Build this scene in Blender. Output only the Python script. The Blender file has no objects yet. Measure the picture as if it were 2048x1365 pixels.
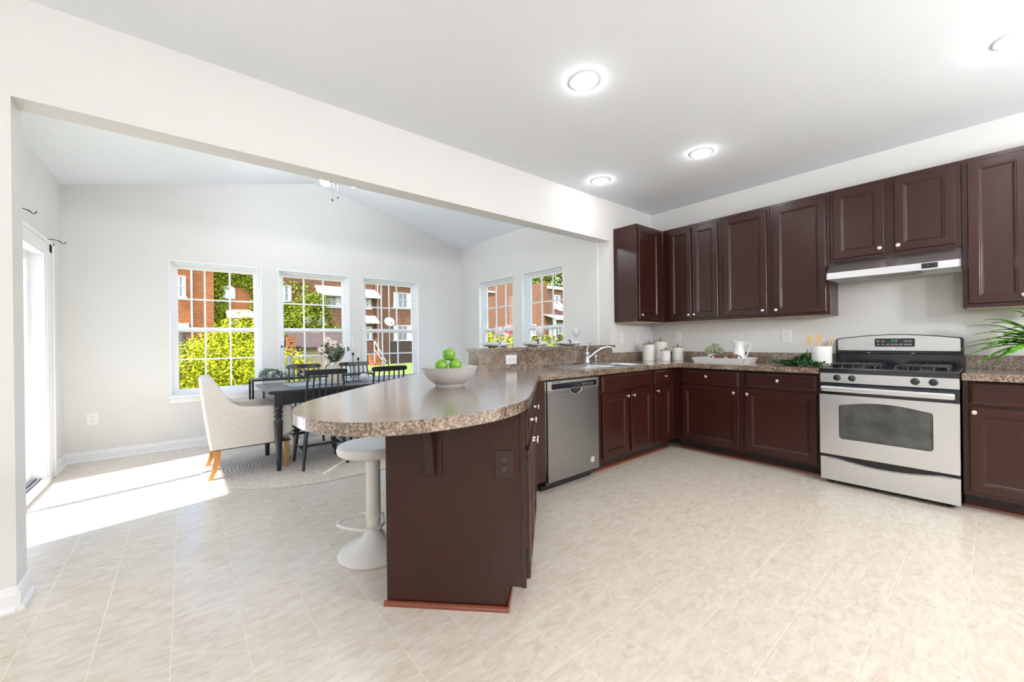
import bpy, bmesh, math, random
from mathutils import Vector, Matrix
from mathutils.geometry import tessellate_polygon
S = bpy.context.scene
COL = S.collection
R = math.radians
PI = math.pi

# ------------------------------------------------------------------ camera, world, sun, exposure
CAM_H = 1.1692
YAW, PITCH, ROLL = 0.88291, -0.00034, -0.012476
fw = Vector((math.cos(YAW), math.sin(YAW), 0)); rt = Vector((math.sin(YAW), -math.cos(YAW), 0)); up = Vector((0, 0, 1))
fw2 = fw*math.cos(PITCH)+up*math.sin(PITCH); up2 = -fw*math.sin(PITCH)+up*math.cos(PITCH)
r2 = rt*math.cos(ROLL)+up2*math.sin(ROLL); u2 = -rt*math.sin(ROLL)+up2*math.cos(ROLL)
cd = bpy.data.cameras.new('camera'); cam = bpy.data.objects.new('camera', cd); COL.objects.link(cam)
cd.sensor_width = 36; cd.lens = 795.2207/2048*36; cd.clip_start = .02; cd.clip_end = 300
cam.matrix_world = Matrix(((r2.x, u2.x, -fw2.x, 0), (r2.y, u2.y, -fw2.y, 0), (r2.z, u2.z, -fw2.z, CAM_H), (0, 0, 0, 1)))
S.camera = cam
S.view_settings.view_transform = 'Standard'; S.view_settings.look = 'None'
S.view_settings.exposure = 0.0; S.view_settings.gamma = 1.0; S.view_settings.use_curve_mapping = False
SUN_STRENGTH, SKY_STRENGTH = 15.0, 0.80
CAN_STRENGTH, FAN_STRENGTH, FILL_GLOBE_STRENGTH = 56.0, 92.0, 120.0
W = bpy.data.worlds.new('sky'); S.world = W; W.use_nodes = True
nt = W.node_tree; nt.nodes.clear()
sk = nt.nodes.new('ShaderNodeTexSky'); sk.sky_type = 'NISHITA'; sk.sun_disc = False
sk.sun_elevation = R(48); sk.sun_rotation = R(200); sk.air_density = 1.0; sk.dust_density = 1.2
bg = nt.nodes.new('ShaderNodeBackground'); bg.inputs[1].default_value = SKY_STRENGTH
wo = nt.nodes.new('ShaderNodeOutputWorld')
nt.links.new(sk.outputs[0], bg.inputs[0]); nt.links.new(bg.outputs[0], wo.inputs[0])
sd = bpy.data.lights.new('sun', 'SUN'); sd.energy = SUN_STRENGTH; sd.angle = R(1.5); sd.color = (1, .95, .86)
sun = bpy.data.objects.new('sun', sd); COL.objects.link(sun)
sun.rotation_euler = Vector((.55, .13, -.82)).to_track_quat('-Z', 'Y').to_euler()
cy = S.cycles
cy.max_bounces = 10; cy.diffuse_bounces = 5; cy.glossy_bounces = 4; cy.transmission_bounces = 6; cy.transparent_max_bounces = 16
cy.use_denoising = True; cy.sample_clamp_indirect = 6.0; cy.caustics_reflective = False; cy.caustics_refractive = False

# ------------------------------------------------------------------ materials
MATS = {}
def principled(name):
    m = bpy.data.materials.new(name); m.use_nodes = True
    return m, m.node_tree, m.node_tree.nodes['Principled BSDF']
def mat(name, col, rough=.5, metal=0., spec=.5, coat=0., trans=0., emit=None, es=0., sheen=0.):
    if name in MATS: return MATS[name]
    m, t, b = principled(name)
    b.inputs['Base Color'].default_value = (*col, 1); b.inputs['Roughness'].default_value = rough
    b.inputs['Metallic'].default_value = metal; b.inputs['Specular IOR Level'].default_value = spec
    b.inputs['Coat Weight'].default_value = coat; b.inputs['Coat Roughness'].default_value = .15
    b.inputs['Transmission Weight'].default_value = trans
    if emit: b.inputs['Emission Color'].default_value = (*emit, 1); b.inputs['Emission Strength'].default_value = es
    MATS[name] = m; return m
def N(t, typ, **kw):
    n = t.nodes.new(typ)
    for k, v in kw.items(): setattr(n, k, v)
    return n
def ramp(t, stops, interp='LINEAR'):
    n = t.nodes.new('ShaderNodeValToRGB'); e = n.color_ramp.elements; n.color_ramp.interpolation = interp
    while len(e) < len(stops): e.new(.5)
    for i, (p, c) in enumerate(stops): e[i].position = p; e[i].color = (*c, 1)
    return n
def noisy(name, stops, scale=8, rough=.5, detail=5, stretch=(1, 1, 1), bump=0., bscale=None, coord='Object', distort=0., metal=0., spec=.5, coat=0.):
    if name in MATS: return MATS[name]
    m, t, b = principled(name); L = t.links.new
    tc = N(t, 'ShaderNodeTexCoord'); mp = N(t, 'ShaderNodeMapping'); mp.inputs['Scale'].default_value = stretch
    if coord == 'World':
        g = N(t, 'ShaderNodeNewGeometry'); L(g.outputs['Position'], mp.inputs[0])
    else: L(tc.outputs[coord], mp.inputs[0])
    n = N(t, 'ShaderNodeTexNoise'); n.inputs['Scale'].default_value = scale; n.inputs['Detail'].default_value = detail; n.inputs['Distortion'].default_value = distort
    r = ramp(t, stops); L(mp.outputs[0], n.inputs['Vector']); L(n.outputs[0], r.inputs[0]); L(r.outputs[0], b.inputs['Base Color'])
    b.inputs['Roughness'].default_value = rough; b.inputs['Metallic'].default_value = metal; b.inputs['Specular IOR Level'].default_value = spec
    b.inputs['Coat Weight'].default_value = coat; b.inputs['Coat Roughness'].default_value = .2
    if bump:
        n2 = N(t, 'ShaderNodeTexNoise'); n2.inputs['Scale'].default_value = bscale or scale*4; n2.inputs['Detail'].default_value = 4
        L(mp.outputs[0], n2.inputs['Vector'])
        bp = N(t, 'ShaderNodeBump'); bp.inputs['Strength'].default_value = bump; bp.inputs['Distance'].default_value = .01
        L(n2.outputs[0], bp.inputs['Height']); L(bp.outputs[0], b.inputs['Normal'])
    MATS[name] = m; return m
wall_m = noisy('wall_paint', [(.3, (.755, .75, .738)), (.7, (.775, .77, .757))], 3, .7, bump=.03, bscale=300, coord='World', spec=.3)
dark_reflect_m = noisy('dark_reflection_wall', [(.3, (.25, .235, .22)), (.7, (.28, .265, .25))], 3, .8, coord='World', spec=.2)  # dark colour for unseen walls, keeps reflections in the peninsula panel dark
ceil_m = noisy('ceiling_paint', [(.3, (.865, .905, .96)), (.7, (.885, .92, .97))], 2, .8, bump=.03, bscale=250, coord='World', spec=.2)
trim_m = mat('white_trim_paint', (.87, .88, .90), .35)
vinyl_m = mat('white_vinyl', (.88, .89, .91), .3)
cherry_m = noisy('cherry_stained_wood', [(.25, (.026, .0048, .0027)), (.5, (.031, .0060, .0034)), (.8, (.036, .0075, .0043))], 7, .30, 5, (7, 7, .7), spec=.38, coat=.14)
birch_m = noisy('birch_underside', [(.3, (.66, .55, .40)), (.7, (.74, .64, .50))], 5, .5, 4, (6, 6, 1))
cherry2_m = noisy('red_shoe_moulding_wood', [(.3, (.16, .035, .016)), (.7, (.22, .055, .026))], 6, .35, 4, (1, 1, 1), coat=.2)
toe_m = noisy('dark_toe_kick', [(.3, (.016, .007, .006)), (.7, (.026, .011, .009))], 6, .5)
knob_m = mat('brushed_nickel', (.86, .80, .72), .25, 1.)
steel_m = noisy('brushed_stainless_steel', [(.3, (.74, .755, .775)), (.7, (.80, .815, .835))], 5, .30, 4, (60, 2, 60), metal=1.)
steelv_m = noisy('grey_stainless_steel', [(.3, (.30, .295, .29)), (.7, (.38, .375, .37))], 4, .32, 4, (2, 60, 60), metal=1.)
chrome_m = mat('chrome', (.82, .82, .82), .12, 1.)
blackg_m = mat('black_enamel', (.010, .011, .016), .12, coat=.5)
blackm_m = mat('black_plastic', (.012, .012, .013), .35)
iron_m = mat('cast_iron', (.02, .02, .021), .45)
white_plas = mat('white_plastic', (.86, .86, .85), .35)
slot_m = mat('dark_slot', (.05, .05, .05), .6)
ceramic_m = mat('white_ceramic', (.86, .86, .85), .18, coat=.4)
enamel_m = mat('white_matte_enamel', (.84, .83, .81), .38)
blackwood_m = noisy('black_painted_wood', [(.3, (.012, .013, .015)), (.7, (.020, .021, .023))], 5, .32, coat=.2)
metalb_m = mat('black_metal', (.014, .014, .015), .4, .3)
linen_m = noisy('cream_linen', [(.3, (.70, .655, .585)), (.7, (.80, .76, .70))], 90, .85, 3, (1, 1, .35), bump=.15, bscale=400, spec=.15)
honey_m = noisy('honey_wood', [(.3, (.40, .16, .035)), (.7, (.56, .26, .065))], 6, .4, 4, (6, 6, .8))
bamboo_m = noisy('pale_bamboo', [(.3, (.62, .42, .22)), (.7, (.75, .55, .33))], 6, .5, 4, (8, 8, .8))
walnut_m = noisy('brown_wood_lid', [(.3, (.30, .19, .11)), (.7, (.42, .29, .18))], 6, .5, 4, (8, 8, .8))
stool_m = mat('cream_powder_coat', (.78, .755, .715), .38)
glassclear_m = None
def thin_glass(name, tint=(1, 1, 1), gl=.06, fr=.55, milky=0.):
    m = bpy.data.materials.new(name); m.use_nodes = True; t = m.node_tree; t.nodes.clear(); L = t.links.new
    o = N(t, 'ShaderNodeOutputMaterial'); mx = N(t, 'ShaderNodeMixShader'); tr = N(t, 'ShaderNodeBsdfTransparent'); g = N(t, 'ShaderNodeBsdfGlossy')
    tr.inputs[0].default_value = (*tint, 1); g.inputs['Roughness'].default_value = .02
    f = N(t, 'ShaderNodeLayerWeight'); f.inputs['Blend'].default_value = .25
    ml = N(t, 'ShaderNodeMath', operation='MULTIPLY_ADD'); ml.inputs[1].default_value = fr; ml.inputs[2].default_value = gl
    L(f.outputs['Fresnel'], ml.inputs[0]); L(ml.outputs[0], mx.inputs[0]); L(tr.outputs[0], mx.inputs[1]); L(g.outputs[0], mx.inputs[2]); 
    if milky:
        m2 = N(t, 'ShaderNodeMixShader'); m2.inputs[0].default_value = milky; tl = N(t, 'ShaderNodeBsdfTranslucent'); df = N(t, 'ShaderNodeBsdfDiffuse'); ad = N(t, 'ShaderNodeAddShader'); tl.inputs[0].default_value = (.6, .6, .62, 1); df.inputs[0].default_value = (.6, .6, .62, 1)
        L(tl.outputs[0], ad.inputs[0]); L(df.outputs[0], ad.inputs[1]); L(mx.outputs[0], m2.inputs[1]); L(ad.outputs[0], m2.inputs[2]); L(m2.outputs[0], o.inputs[0])
    else: L(mx.outputs[0], o.inputs[0])
    return m
pane_m = thin_glass('window_glass', (.99, .993, .993), .0, .06)
wine_m = thin_glass('wine_glass', (.97, .975, .98), .10, .55, .30)
amber_m = thin_glass('amber_glass', (.62, .42, .2), .08)

def floor_material():
    m, t, b = principled('vinyl_floor_tile'); L = t.links.new
    g = N(t, 'ShaderNodeNewGeometry'); sp = N(t, 'ShaderNodeSeparateXYZ'); L(g.outputs['Position'], sp.inputs[0])
    def mth(op, a, bb=None, c=None):
        n = N(t, 'ShaderNodeMath', operation=op)
        for i, v in enumerate((a, bb, c)):
            if v is None: continue
            if isinstance(v, (int, float)): n.inputs[i].default_value = v
            else: L(v, n.inputs[i])
        return n.outputs[0]
    P = .2285
    ux = mth('DIVIDE', mth('SUBTRACT', sp.outputs[0], .175), P); uy = mth('DIVIDE', mth('SUBTRACT', sp.outputs[1], .083), P)
    fx = mth('ABSOLUTE', mth('SUBTRACT', mth('FRACT', mth('ADD', ux, 100.5)), .5)); fy = mth('ABSOLUTE', mth('SUBTRACT', mth('FRACT', mth('ADD', uy, 100.5)), .5))
    d = mth('MINIMUM', fx, fy)
    gm = mth('SUBTRACT', 1., mth('SMOOTHSTEP' if False else 'MULTIPLY', mth('MINIMUM', mth('DIVIDE', d, .011), 1.), 1.))
    cx = N(t, 'ShaderNodeCombineXYZ'); L(mth('FLOOR', mth('ADD', ux, 100.)), cx.inputs[0]); L(mth('FLOOR', mth('ADD', uy, 100.)), cx.inputs[1])
    wn = N(t, 'ShaderNodeTexWhiteNoise', noise_dimensions='3D'); L(cx.outputs[0], wn.inputs['Vector'])
    off = N(t, 'ShaderNodeVectorMath', operation='MULTIPLY_ADD'); L(wn.outputs['Color'], off.inputs[0]); off.inputs[1].default_value = (7, 7, 7); L(g.outputs['Position'], off.inputs[2])
    mp = N(t, 'ShaderNodeMapping'); mp.inputs['Scale'].default_value = (1., 2.6, 1); mp.inputs['Rotation'].default_value = (0, 0, R(-20)); L(off.outputs[0], mp.inputs[0])
    n1 = N(t, 'ShaderNodeTexNoise'); n1.inputs['Scale'].default_value = 11; n1.inputs['Detail'].default_value = 9; n1.inputs['Roughness'].default_value = .70; n1.inputs['Distortion'].default_value = .8; L(mp.outputs[0], n1.inputs['Vector'])
    r1 = ramp(t, [(.25, (.53, .45, .35)), (.42, (.65, .57, .47)), (.60, (.735, .67, .58)), (.80, (.79, .735, .66))]); L(n1.outputs[0], r1.inputs[0])
    mx = N(t, 'ShaderNodeMixRGB'); mx.inputs[2].default_value = (.86, .80, .70, 1); L(gm, mx.inputs[0]); L(r1.outputs[0], mx.inputs[1])
    L(mx.outputs[0], b.inputs['Base Color']); b.inputs['Roughness'].default_value = .24; b.inputs['Specular IOR Level'].default_value = .5
    bp = N(t, 'ShaderNodeBump'); bp.inputs['Strength'].default_value = .25; bp.inputs['Distance'].default_value = .004
    hh = mth('SUBTRACT', mth('MULTIPLY', n1.outputs[0], .25), gm); L(hh, bp.inputs['Height']); L(bp.outputs[0], b.inputs['Normal'])
    return m
floor_m = floor_material()
def granite_material():
    m, t, b = principled('brown_granite_laminate'); L = t.links.new
    g = N(t, 'ShaderNodeNewGeometry')
    n1 = N(t, 'ShaderNodeTexNoise'); n1.inputs['Scale'].default_value = 95; n1.inputs['Detail'].default_value = 5; n1.inputs['Roughness'].default_value = .7; L(g.outputs['Position'], n1.inputs['Vector'])
    n2 = N(t, 'ShaderNodeTexNoise'); n2.inputs['Scale'].default_value = 11; n2.inputs['Detail'].default_value = 3; L(g.outputs['Position'], n2.inputs['Vector'])
    v = N(t, 'ShaderNodeTexVoronoi'); v.inputs['Scale'].default_value = 210; L(g.outputs['Position'], v.inputs['Vector'])
    r1 = ramp(t, [(.33, (.020, .013, .012)), (.42, (.080, .050, .035)), (.49, (.195, .130, .085)), (.57, (.33, .245, .17)), (.69, (.47, .41, .35))]); 
    ad = N(t, 'ShaderNodeMath', operation='MULTIPLY_ADD'); ad.inputs[1].default_value = .22; L(n2.outputs[0], ad.inputs[0]); 
    s1 = N(t, 'ShaderNodeMath', operation='ADD'); s1.inputs[1].default_value = -.11; L(n1.outputs[0], s1.inputs[0]); L(s1.outputs[0], ad.inputs[2]); L(ad.outputs[0], r1.inputs[0])
    r2_ = ramp(t, [(.0, (.45, .42, .42)), (.35, (1, 1, 1))]); L(v.outputs['Color'], r2_.inputs[0])
    mx = N(t, 'ShaderNodeMixRGB', blend_type='MULTIPLY'); mx.inputs[0].default_value = .7; L(r1.outputs[0], mx.inputs[1]); L(r2_.outputs[0], mx.inputs[2])
    L(mx.outputs[0], b.inputs['Base Color']); b.inputs['Roughness'].default_value = .22; b.inputs['Specular IOR Level'].default_value = 1.0
    b.inputs['Coat Weight'].default_value = 1.0; b.inputs['Coat Roughness'].default_value = .16; b.inputs['Coat IOR'].default_value = 1.8
    return m
granite_m = granite_material()
def brick_material(name, c1, c2, mortar):
    m, t, b = principled(name); L = t.links.new
    g = N(t, 'ShaderNodeNewGeometry'); sp = N(t, 'ShaderNodeSeparateXYZ'); L(g.outputs['Position'], sp.inputs[0])
    a = N(t, 'ShaderNodeMath', operation='ADD'); L(sp.outputs[0], a.inputs[0]); L(sp.outputs[1], a.inputs[1])
    c = N(t, 'ShaderNodeCombineXYZ'); L(a.outputs[0], c.inputs[0]); L(sp.outputs[2], c.inputs[1])
    br = N(t, 'ShaderNodeTexBrick'); br.inputs['Scale'].default_value = 1; br.inputs['Brick Width'].default_value = .26; br.inputs['Row Height'].default_value = .098
    br.inputs['Mortar Size'].default_value = .010; br.inputs['Color1'].default_value = (*c1, 1); br.inputs['Color2'].default_value = (*c2, 1); br.inputs['Mortar'].default_value = (*mortar, 1)
    L(c.outputs[0], br.inputs['Vector']); L(br.outputs[0], b.inputs['Base Color']); b.inputs['Roughness'].default_value = .85
    return m
brick_m = brick_material('orange_red_brick', (.255, .066, .011), (.165, .040, .008), (.28, .15, .06))
brick2_m = brick_material('brown_red_brick', (.130, .044, .016), (.085, .029, .012), (.20, .125, .075))
def leaf_material(name, stops, rough=.5):
    m, t, b = principled(name); L = t.links.new
    g = N(t, 'ShaderNodeNewGeometry'); r = ramp(t, stops); L(g.outputs['Random Per Island'], r.inputs[0]); L(r.outputs[0], b.inputs['Base Color'])
    b.inputs['Roughness'].default_value = rough; b.inputs['Specular IOR Level'].default_value = .12
    return m
leaf_bright = leaf_material('bright_leaves', [(0, (.10, .125, .002)), (.5, (.29, .31, .005)), (1, (.45, .44, .015))])
leaf_mid = leaf_material('mid_green_leaves', [(0, (.04, .06, .003)), (.5, (.115, .15, .007)), (1, (.23, .25, .016))])
leaf_dark = leaf_material('dark_green_leaves', [(0, (.015, .05, .015)), (.5, (.03, .09, .025)), (1, (.06, .15, .04))])
leaf_euc = leaf_material('eucalyptus_leaves', [(0, (.08, .16, .12)), (.5, (.20, .30, .25)), (1, (.40, .48, .43))])
leaf_succ = leaf_material('pale_sage_leaves', [(0, (.20, .28, .12)), (.5, (.36, .44, .24)), (1, (.56, .60, .42))])
leaf_fern = leaf_material('fern_green_leaves', [(0, (.07, .26, .015)), (.5, (.14, .42, .03)), (1, (.28, .60, .08))])
leaf_pink = leaf_material('pink_petals', [(0, (.70, .10, .12)), (1, (.85, .30, .32))])
petal_m = leaf_material('blush_petals', [(0, (.66, .48, .42)), (.5, (.80, .68, .62)), (1, (.86, .80, .76))])
bark_m = noisy('bark', [(.3, (.06, .05, .04)), (.7, (.14, .12, .10))], 6, .9, 6, (8, 8, 1), bump=.5)
grass_m = noisy('lawn_grass', [(.3, (.08, .12, .018)), (.7, (.15, .19, .035))], 3, .9, 8, coord='World')
concrete_m = noisy('pale_concrete', [(.3, (.62, .60, .57)), (.7, (.72, .70, .67))], 4, .8, coord='World')
siding_m = noisy('tan_siding', [(.3, (.27, .195, .11)), (.7, (.32, .235, .14))], 2, .7, 3, (1, 1, 9), coord='World')
roof_m = noisy('brown_shingles', [(.3, (.035, .021, .015)), (.7, (.06, .036, .027))], 10, .9, 4, coord='World')
whitepaint_m = mat('exterior_white_paint', (.34, .33, .31), .6)
dimglass_m = mat('exterior_window_glass', (.10, .11, .12), .08)
curtain_m = mat('pale_curtain', (.50, .49, .47), .8)

# ------------------------------------------------------------------ mesh helpers
def merge(bm, tb, M=None):
    me = bpy.data.meshes.new('t'); tb.to_mesh(me); tb.free()
    if M is not None: me.transform(M)
    bm.from_mesh(me); bpy.data.meshes.remove(me)
def box(bm, x0, x1, y0, y1, z0, z1, bev=0., M=None, seg=1):
    tb = bmesh.new(); bmesh.ops.create_cube(tb, size=1)
    for v in tb.verts: v.co = Vector(((x0+x1)/2+v.co.x*(x1-x0), (y0+y1)/2+v.co.y*(y1-y0), (z0+z1)/2+v.co.z*(z1-z0)))
    if bev: bmesh.ops.bevel(tb, geom=tb.edges[:], offset=bev, segments=seg, affect='EDGES', profile=.7)
    merge(bm, tb, M)
def lathe(bm, prof, seg=24, M=None, sx=1, sy=1):
    tb = bmesh.new(); rings = []
    for r, z in prof:
        if r < 1e-6: rings.append([tb.verts.new((0, 0, z))])
        else: rings.append([tb.verts.new((r*sx*math.cos(2*PI*i/seg), r*sy*math.sin(2*PI*i/seg), z)) for i in range(seg)])
    for a, b in zip(rings, rings[1:]):
        if len(a) == 1 and len(b) == 1: continue
        for i in range(seg):
            j = (i+1) % seg
            if len(a) == 1: tb.faces.new((a[0], b[j], b[i]))
            elif len(b) == 1: tb.faces.new((a[i], a[j], b[0]))
            else: tb.faces.new((a[i], a[j], b[j], b[i]))
    bmesh.ops.recalc_face_normals(tb, faces=tb.faces[:])
    merge(bm, tb, M)
def tube(bm, pts, r, seg=8, M=None, cap=True, closed=False):
    pts = [Vector(p) for p in pts]; n = len(pts); rs = r if isinstance(r, (list, tuple)) else [r]*n
    tb = bmesh.new(); rings = []; prev = None
    for i, p in enumerate(pts):
        if closed: d = (pts[(i+1) % n]-pts[i-1]).normalized()
        else: d = (pts[min(i+1, n-1)]-pts[max(i-1, 0)]).normalized()
        if prev is None:
            a = Vector((0, 0, 1)) if abs(d.z) < .9 else Vector((1, 0, 0)); x = d.cross(a).normalized()
        else: x = (prev-d*prev.dot(d)).normalized()
        prev = x; y = d.cross(x)
        rings.append([tb.verts.new(p+(x*math.cos(2*PI*k/seg)+y*math.sin(2*PI*k/seg))*rs[i]) for k in range(seg)])
    m = n if closed else n-1
    for i in range(m):
        a, b = rings[i], rings[(i+1) % n]
        for k in range(seg): tb.faces.new((a[k], a[(k+1) % seg], b[(k+1) % seg], b[k]))
    if cap and not closed:
        tb.faces.new(rings[0][::-1]); tb.faces.new(rings[-1])
    bmesh.ops.recalc_face_normals(tb, faces=tb.faces[:]); merge(bm, tb, M)
def prism(bm, poly, z0, z1, M=None, holes=(), bev=0.):
    """polygon in XY extruded from z0 to z1, holes allowed"""
    tb = bmesh.new(); loops = [list(poly)]+[list(h) for h in holes]
    flat = [p for l in loops for p in l]
    tris = tessellate_polygon([[Vector((p[0], p[1], 0)) for p in l] for l in loops])
    lo = [tb.verts.new((p[0], p[1], z0)) for p in flat]; hi = [tb.verts.new((p[0], p[1], z1)) for p in flat]
    for a, b, c in tris:
        tb.faces.new((hi[a], hi[b], hi[c])); tb.faces.new((lo[c], lo[b], lo[a]))
    k = 0
    for l in loops:
        n = len(l)
        for i in range(n):
            j = (i+1) % n; tb.faces.new((lo[k+i], lo[k+j], hi[k+j], hi[k+i]))
        k += n
    bmesh.ops.recalc_face_normals(tb, faces=tb.faces[:])
    bmesh.ops.dissolve_limit(tb, angle_limit=.001, verts=tb.verts[:], edges=tb.edges[:])
    if bev:
        es = [e for e in tb.edges if len(e.link_faces) == 2 and abs(e.verts[0].co.z-e.verts[1].co.z) < 1e-6]
        bmesh.ops.bevel(tb, geom=es, offset=bev, segments=2, affect='EDGES')
    merge(bm, tb, M)
def sphere(bm, c, r, seg=16, M=None, sc=(1, 1, 1)):
    tb = bmesh.new(); bmesh.ops.create_uvsphere(tb, u_segments=seg, v_segments=max(6, seg//2), radius=r)
    for v in tb.verts: v.co = Vector((c[0]+v.co.x*sc[0], c[1]+v.co.y*sc[1], c[2]+v.co.z*sc[2]))
    merge(bm, tb, M)
def obj(name, bm, m, parent=None, smooth=False, loc=None, ang=38):
    me = bpy.data.meshes.new(name); bm.to_mesh(me); bm.free()
    for x in (m if isinstance(m, (list, tuple)) else [m]): me.materials.append(x)
    if smooth:
        me.shade_smooth(); me.set_sharp_from_angle(angle=R(ang))
    o = bpy.data.objects.new(name, me); COL.objects.link(o)
    if parent: o.parent = parent
    if loc: o.location = loc
    return o
def thing(name, label, cat, loc=(0, 0, 0), rz=0., group=None):
    o = bpy.data.objects.new(name, None); COL.objects.link(o); o.empty_display_size = .05
    o.location = loc; o.rotation_euler = (0, 0, rz); o['label'] = label; o['category'] = cat
    if group: o['group'] = group
    return o
def tag(o, label, cat, group=None):
    o['label'] = label; o['category'] = cat
    if group: o['group'] = group
    return o
def struct(o): o['kind'] = 'structure'; return o
def dup(root, loc=None, rz=None, label=None):
    r = root.copy(); COL.objects.link(r)
    if loc: r.location = loc
    if rz is not None: r.rotation_euler = (0, 0, rz)
    if label: r['label'] = label
    for ch in list(root.children):
        c = ch.copy(); COL.objects.link(c); c.parent = r
        for g in list(ch.children):
            d = g.copy(); COL.objects.link(d); d.parent = c
    return r
def B(): return bmesh.new()
def T(x=0, y=0, z=0, rx=0, ry=0, rz=0): return Matrix.Translation((x, y, z)) @ Matrix.Rotation(rz, 4, 'Z') @ Matrix.Rotation(ry, 4, 'Y') @ Matrix.Rotation(rx, 4, 'X')
def leaf_quad(bm, p, d, n, l, w):
    """a pointed leaf: folded rhombus from p along d"""
    s = d.cross(n)
    if s.length < 1e-4: return
    s.normalize(); a = bm.verts.new(p); b = bm.verts.new(p+d*l*.45+s*w*.5+n*w*.12); c = bm.verts.new(p+d*l); e = bm.verts.new(p+d*l*.45-s*w*.5+n*w*.12)
    bm.faces.new((a, b, c)); bm.faces.new((a, c, e))
def rnd_dir(rg):
    while True:
        v = Vector((rg.uniform(-1, 1), rg.uniform(-1, 1), rg.uniform(-1, 1)))
        if .05 < v.length < 1: return v.normalized()
def leaf_blob(bm, rg, c, rad, n, size, shell=.55):
    for _ in range(n):
        d = rnd_dir(rg); k = shell+(1-shell)*rg.random()
        lump = 1+.18*math.sin(d.x*7+c[0]*3)*math.sin(d.y*6+c[1])*math.cos(d.z*5+c[2])
        p = Vector((c[0]+d.x*rad[0]*k*lump, c[1]+d.y*rad[1]*k*lump, c[2]+d.z*rad[2]*k*lump))
        nn = (d+rnd_dir(rg)*.8).normalized(); dd = nn.cross(rnd_dir(rg))
        if dd.length < .05: continue
        s = size*rg.uniform(.6, 1.3); leaf_quad(bm, p, dd.normalized(), nn, s, s*.62)

# ------------------------------------------------------------------ room shell
XS, YB, XJ, XK, HB, HC = 4.596, 2.774, -.59, 3.7206, 2.2885, 2.743
YB2 = 2.924
XL, XD, YF = -.933, 3.689, 5.835
XR, HE, HR = 1.378, 2.76, 3.329
KX0, KY0 = -3.2, -3.2
b = B(); box(b, KX0-.2, XS+.2, KY0-.2, YB2, -.12, 0); box(b, XL-.15, XD+.15, YB2, YF+.15, -.12, 0); struct(obj('floor', b, floor_m))
b = B(); box(b, KX0-.2, XS+.2, KY0-.2, YB, HC, HC+.12); struct(obj('ceiling', b, ceil_m))
b = B(); box(b, XS, XS+.15, KY0, YB2, 0, HC); struct(obj('wall_right', b, wall_m))
b = B(); box(b, KX0, XJ, YB, YB2, 0, 3.45); box(b, XJ, XK, YB, YB2, HB, 3.45); box(b, XK, XS+.15, YB, YB2, 0, 3.45); struct(obj('wall_back', b, wall_m))
b = B(); box(b, KX0-.15, KX0, .4, YB2, 0, HC); struct(obj('wall_left', b, wall_m))
b = B(); box(b, KX0-.15, KX0, KY0, .4, 0, HC); struct(obj('wall_left_dark_reflection', b, dark_reflect_m))  # dark colour here and on wall_front only dims the cabinet reflections
b = B(); box(b, KX0-.15, XS+.15, KY0-.15, KY0, 0, HC); struct(obj('wall_front', b, dark_reflect_m))
WZ0, WZ1 = .60, 2.122
WF = [(-.134, .746), (.923, 1.812), (1.996, 2.877)]
WR = [(4.4417, 5.3179), (3.4505, 4.2526)]
DY0, DY1, DZ = 3.42, 5.19, 2.0
def wall_grid(bm, axis, f0, f1, u0, u1, z0, z1, holes):
    us = sorted({u0, u1, *[h[0] for h in holes], *[h[1] for h in holes]}); zs = sorted({z0, z1, *[h[2] for h in holes], *[h[3] for h in holes]})
    for a, c in zip(us, us[1:]):
        for e, g in zip(zs, zs[1:]):
            m_, n_ = (a+c)/2, (e+g)/2
            if any(h[0] < m_ < h[1] and h[2] < n_ < h[3] for h in holes): continue
            if axis == 'y': box(bm, a, c, f0, f1, e, g)
            else: box(bm, f0, f1, a, c, e, g)
b = B(); wall_grid(b, 'y', YF, YF+.15, XL-.15, XD+.15, 0, 3.45, [(a, c, WZ0, WZ1) for a, c in WF]); struct(obj('wall_far', b, wall_m))
b = B(); wall_grid(b, 'x', XD, XD+.15, YB2, YF, 0, 2.86, [(a, c, WZ0, WZ1) for a, c in WR]); struct(obj('wall_dining_right', b, wall_m))
b = B(); wall_grid(b, 'x', XL-.15, XL, YB2, YF, 0, 2.86, [(DY0, DY1, .04, DZ)]); struct(obj('wall_dining_left', b, wall_m))
b = B(); Mx = Matrix(((1, 0, 0, 0), (0, 0, 1, 0), (0, 1, 0, 0), (0, 0, 0, 1)))
sl = (HR-HE)/(XR-XL)
prism(b, [(XL-.2, HE-.2*sl), (XR, HR), (XD+.2, HE-.2*sl), (XD+.2, HE-.2*sl+.12), (XR, HR+.12), (XL-.2, HE-.2*sl+.12)], YB2-.02, YF+.14, Mx)
struct(obj('ceiling_dining', b, ceil_m))
# baseboards with a moulded top, thin shoe at the floor
def baseboard(name, p0, p1, nrm, h=.105):
    """p0->p1 along the wall foot, nrm = unit normal into the room"""
    d = Vector((p1[0]-p0[0], p1[1]-p0[1], 0)); Ln = d.length; d.normalize(); n = Vector((nrm[0], nrm[1], 0))
    M = Matrix(((n.x, 0, d.x, p0[0]), (n.y, 0, d.y, p0[1]), (0, 1, 0, 0), (0, 0, 0, 1)))
    bb = B(); prism(bb, [(0, 0), (.026, 0), (.026, .010), (.020, .020), (.014, .024), (.014, h-.03), (.010, h-.018), (.008, h-.006), (.003, h), (0, h)], 0, Ln, M)
    return struct(obj(name, bb, trim_m))
baseboard('baseboard_far', (XL, YF), (XD, YF), (0, -1))
baseboard('baseboard_dining_left', (XL, 5.40), (XL, YF), (1, 0))
baseboard('baseboard_dining_right', (XD, YB2), (XD, YF), (-1, 0))
baseboard('baseboard_back', (KX0, YB), (XJ, YB), (0, -1))
baseboard('baseboard_jamb', (XJ, YB-.014), (XJ, YB2+.01), (1, 0))

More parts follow.
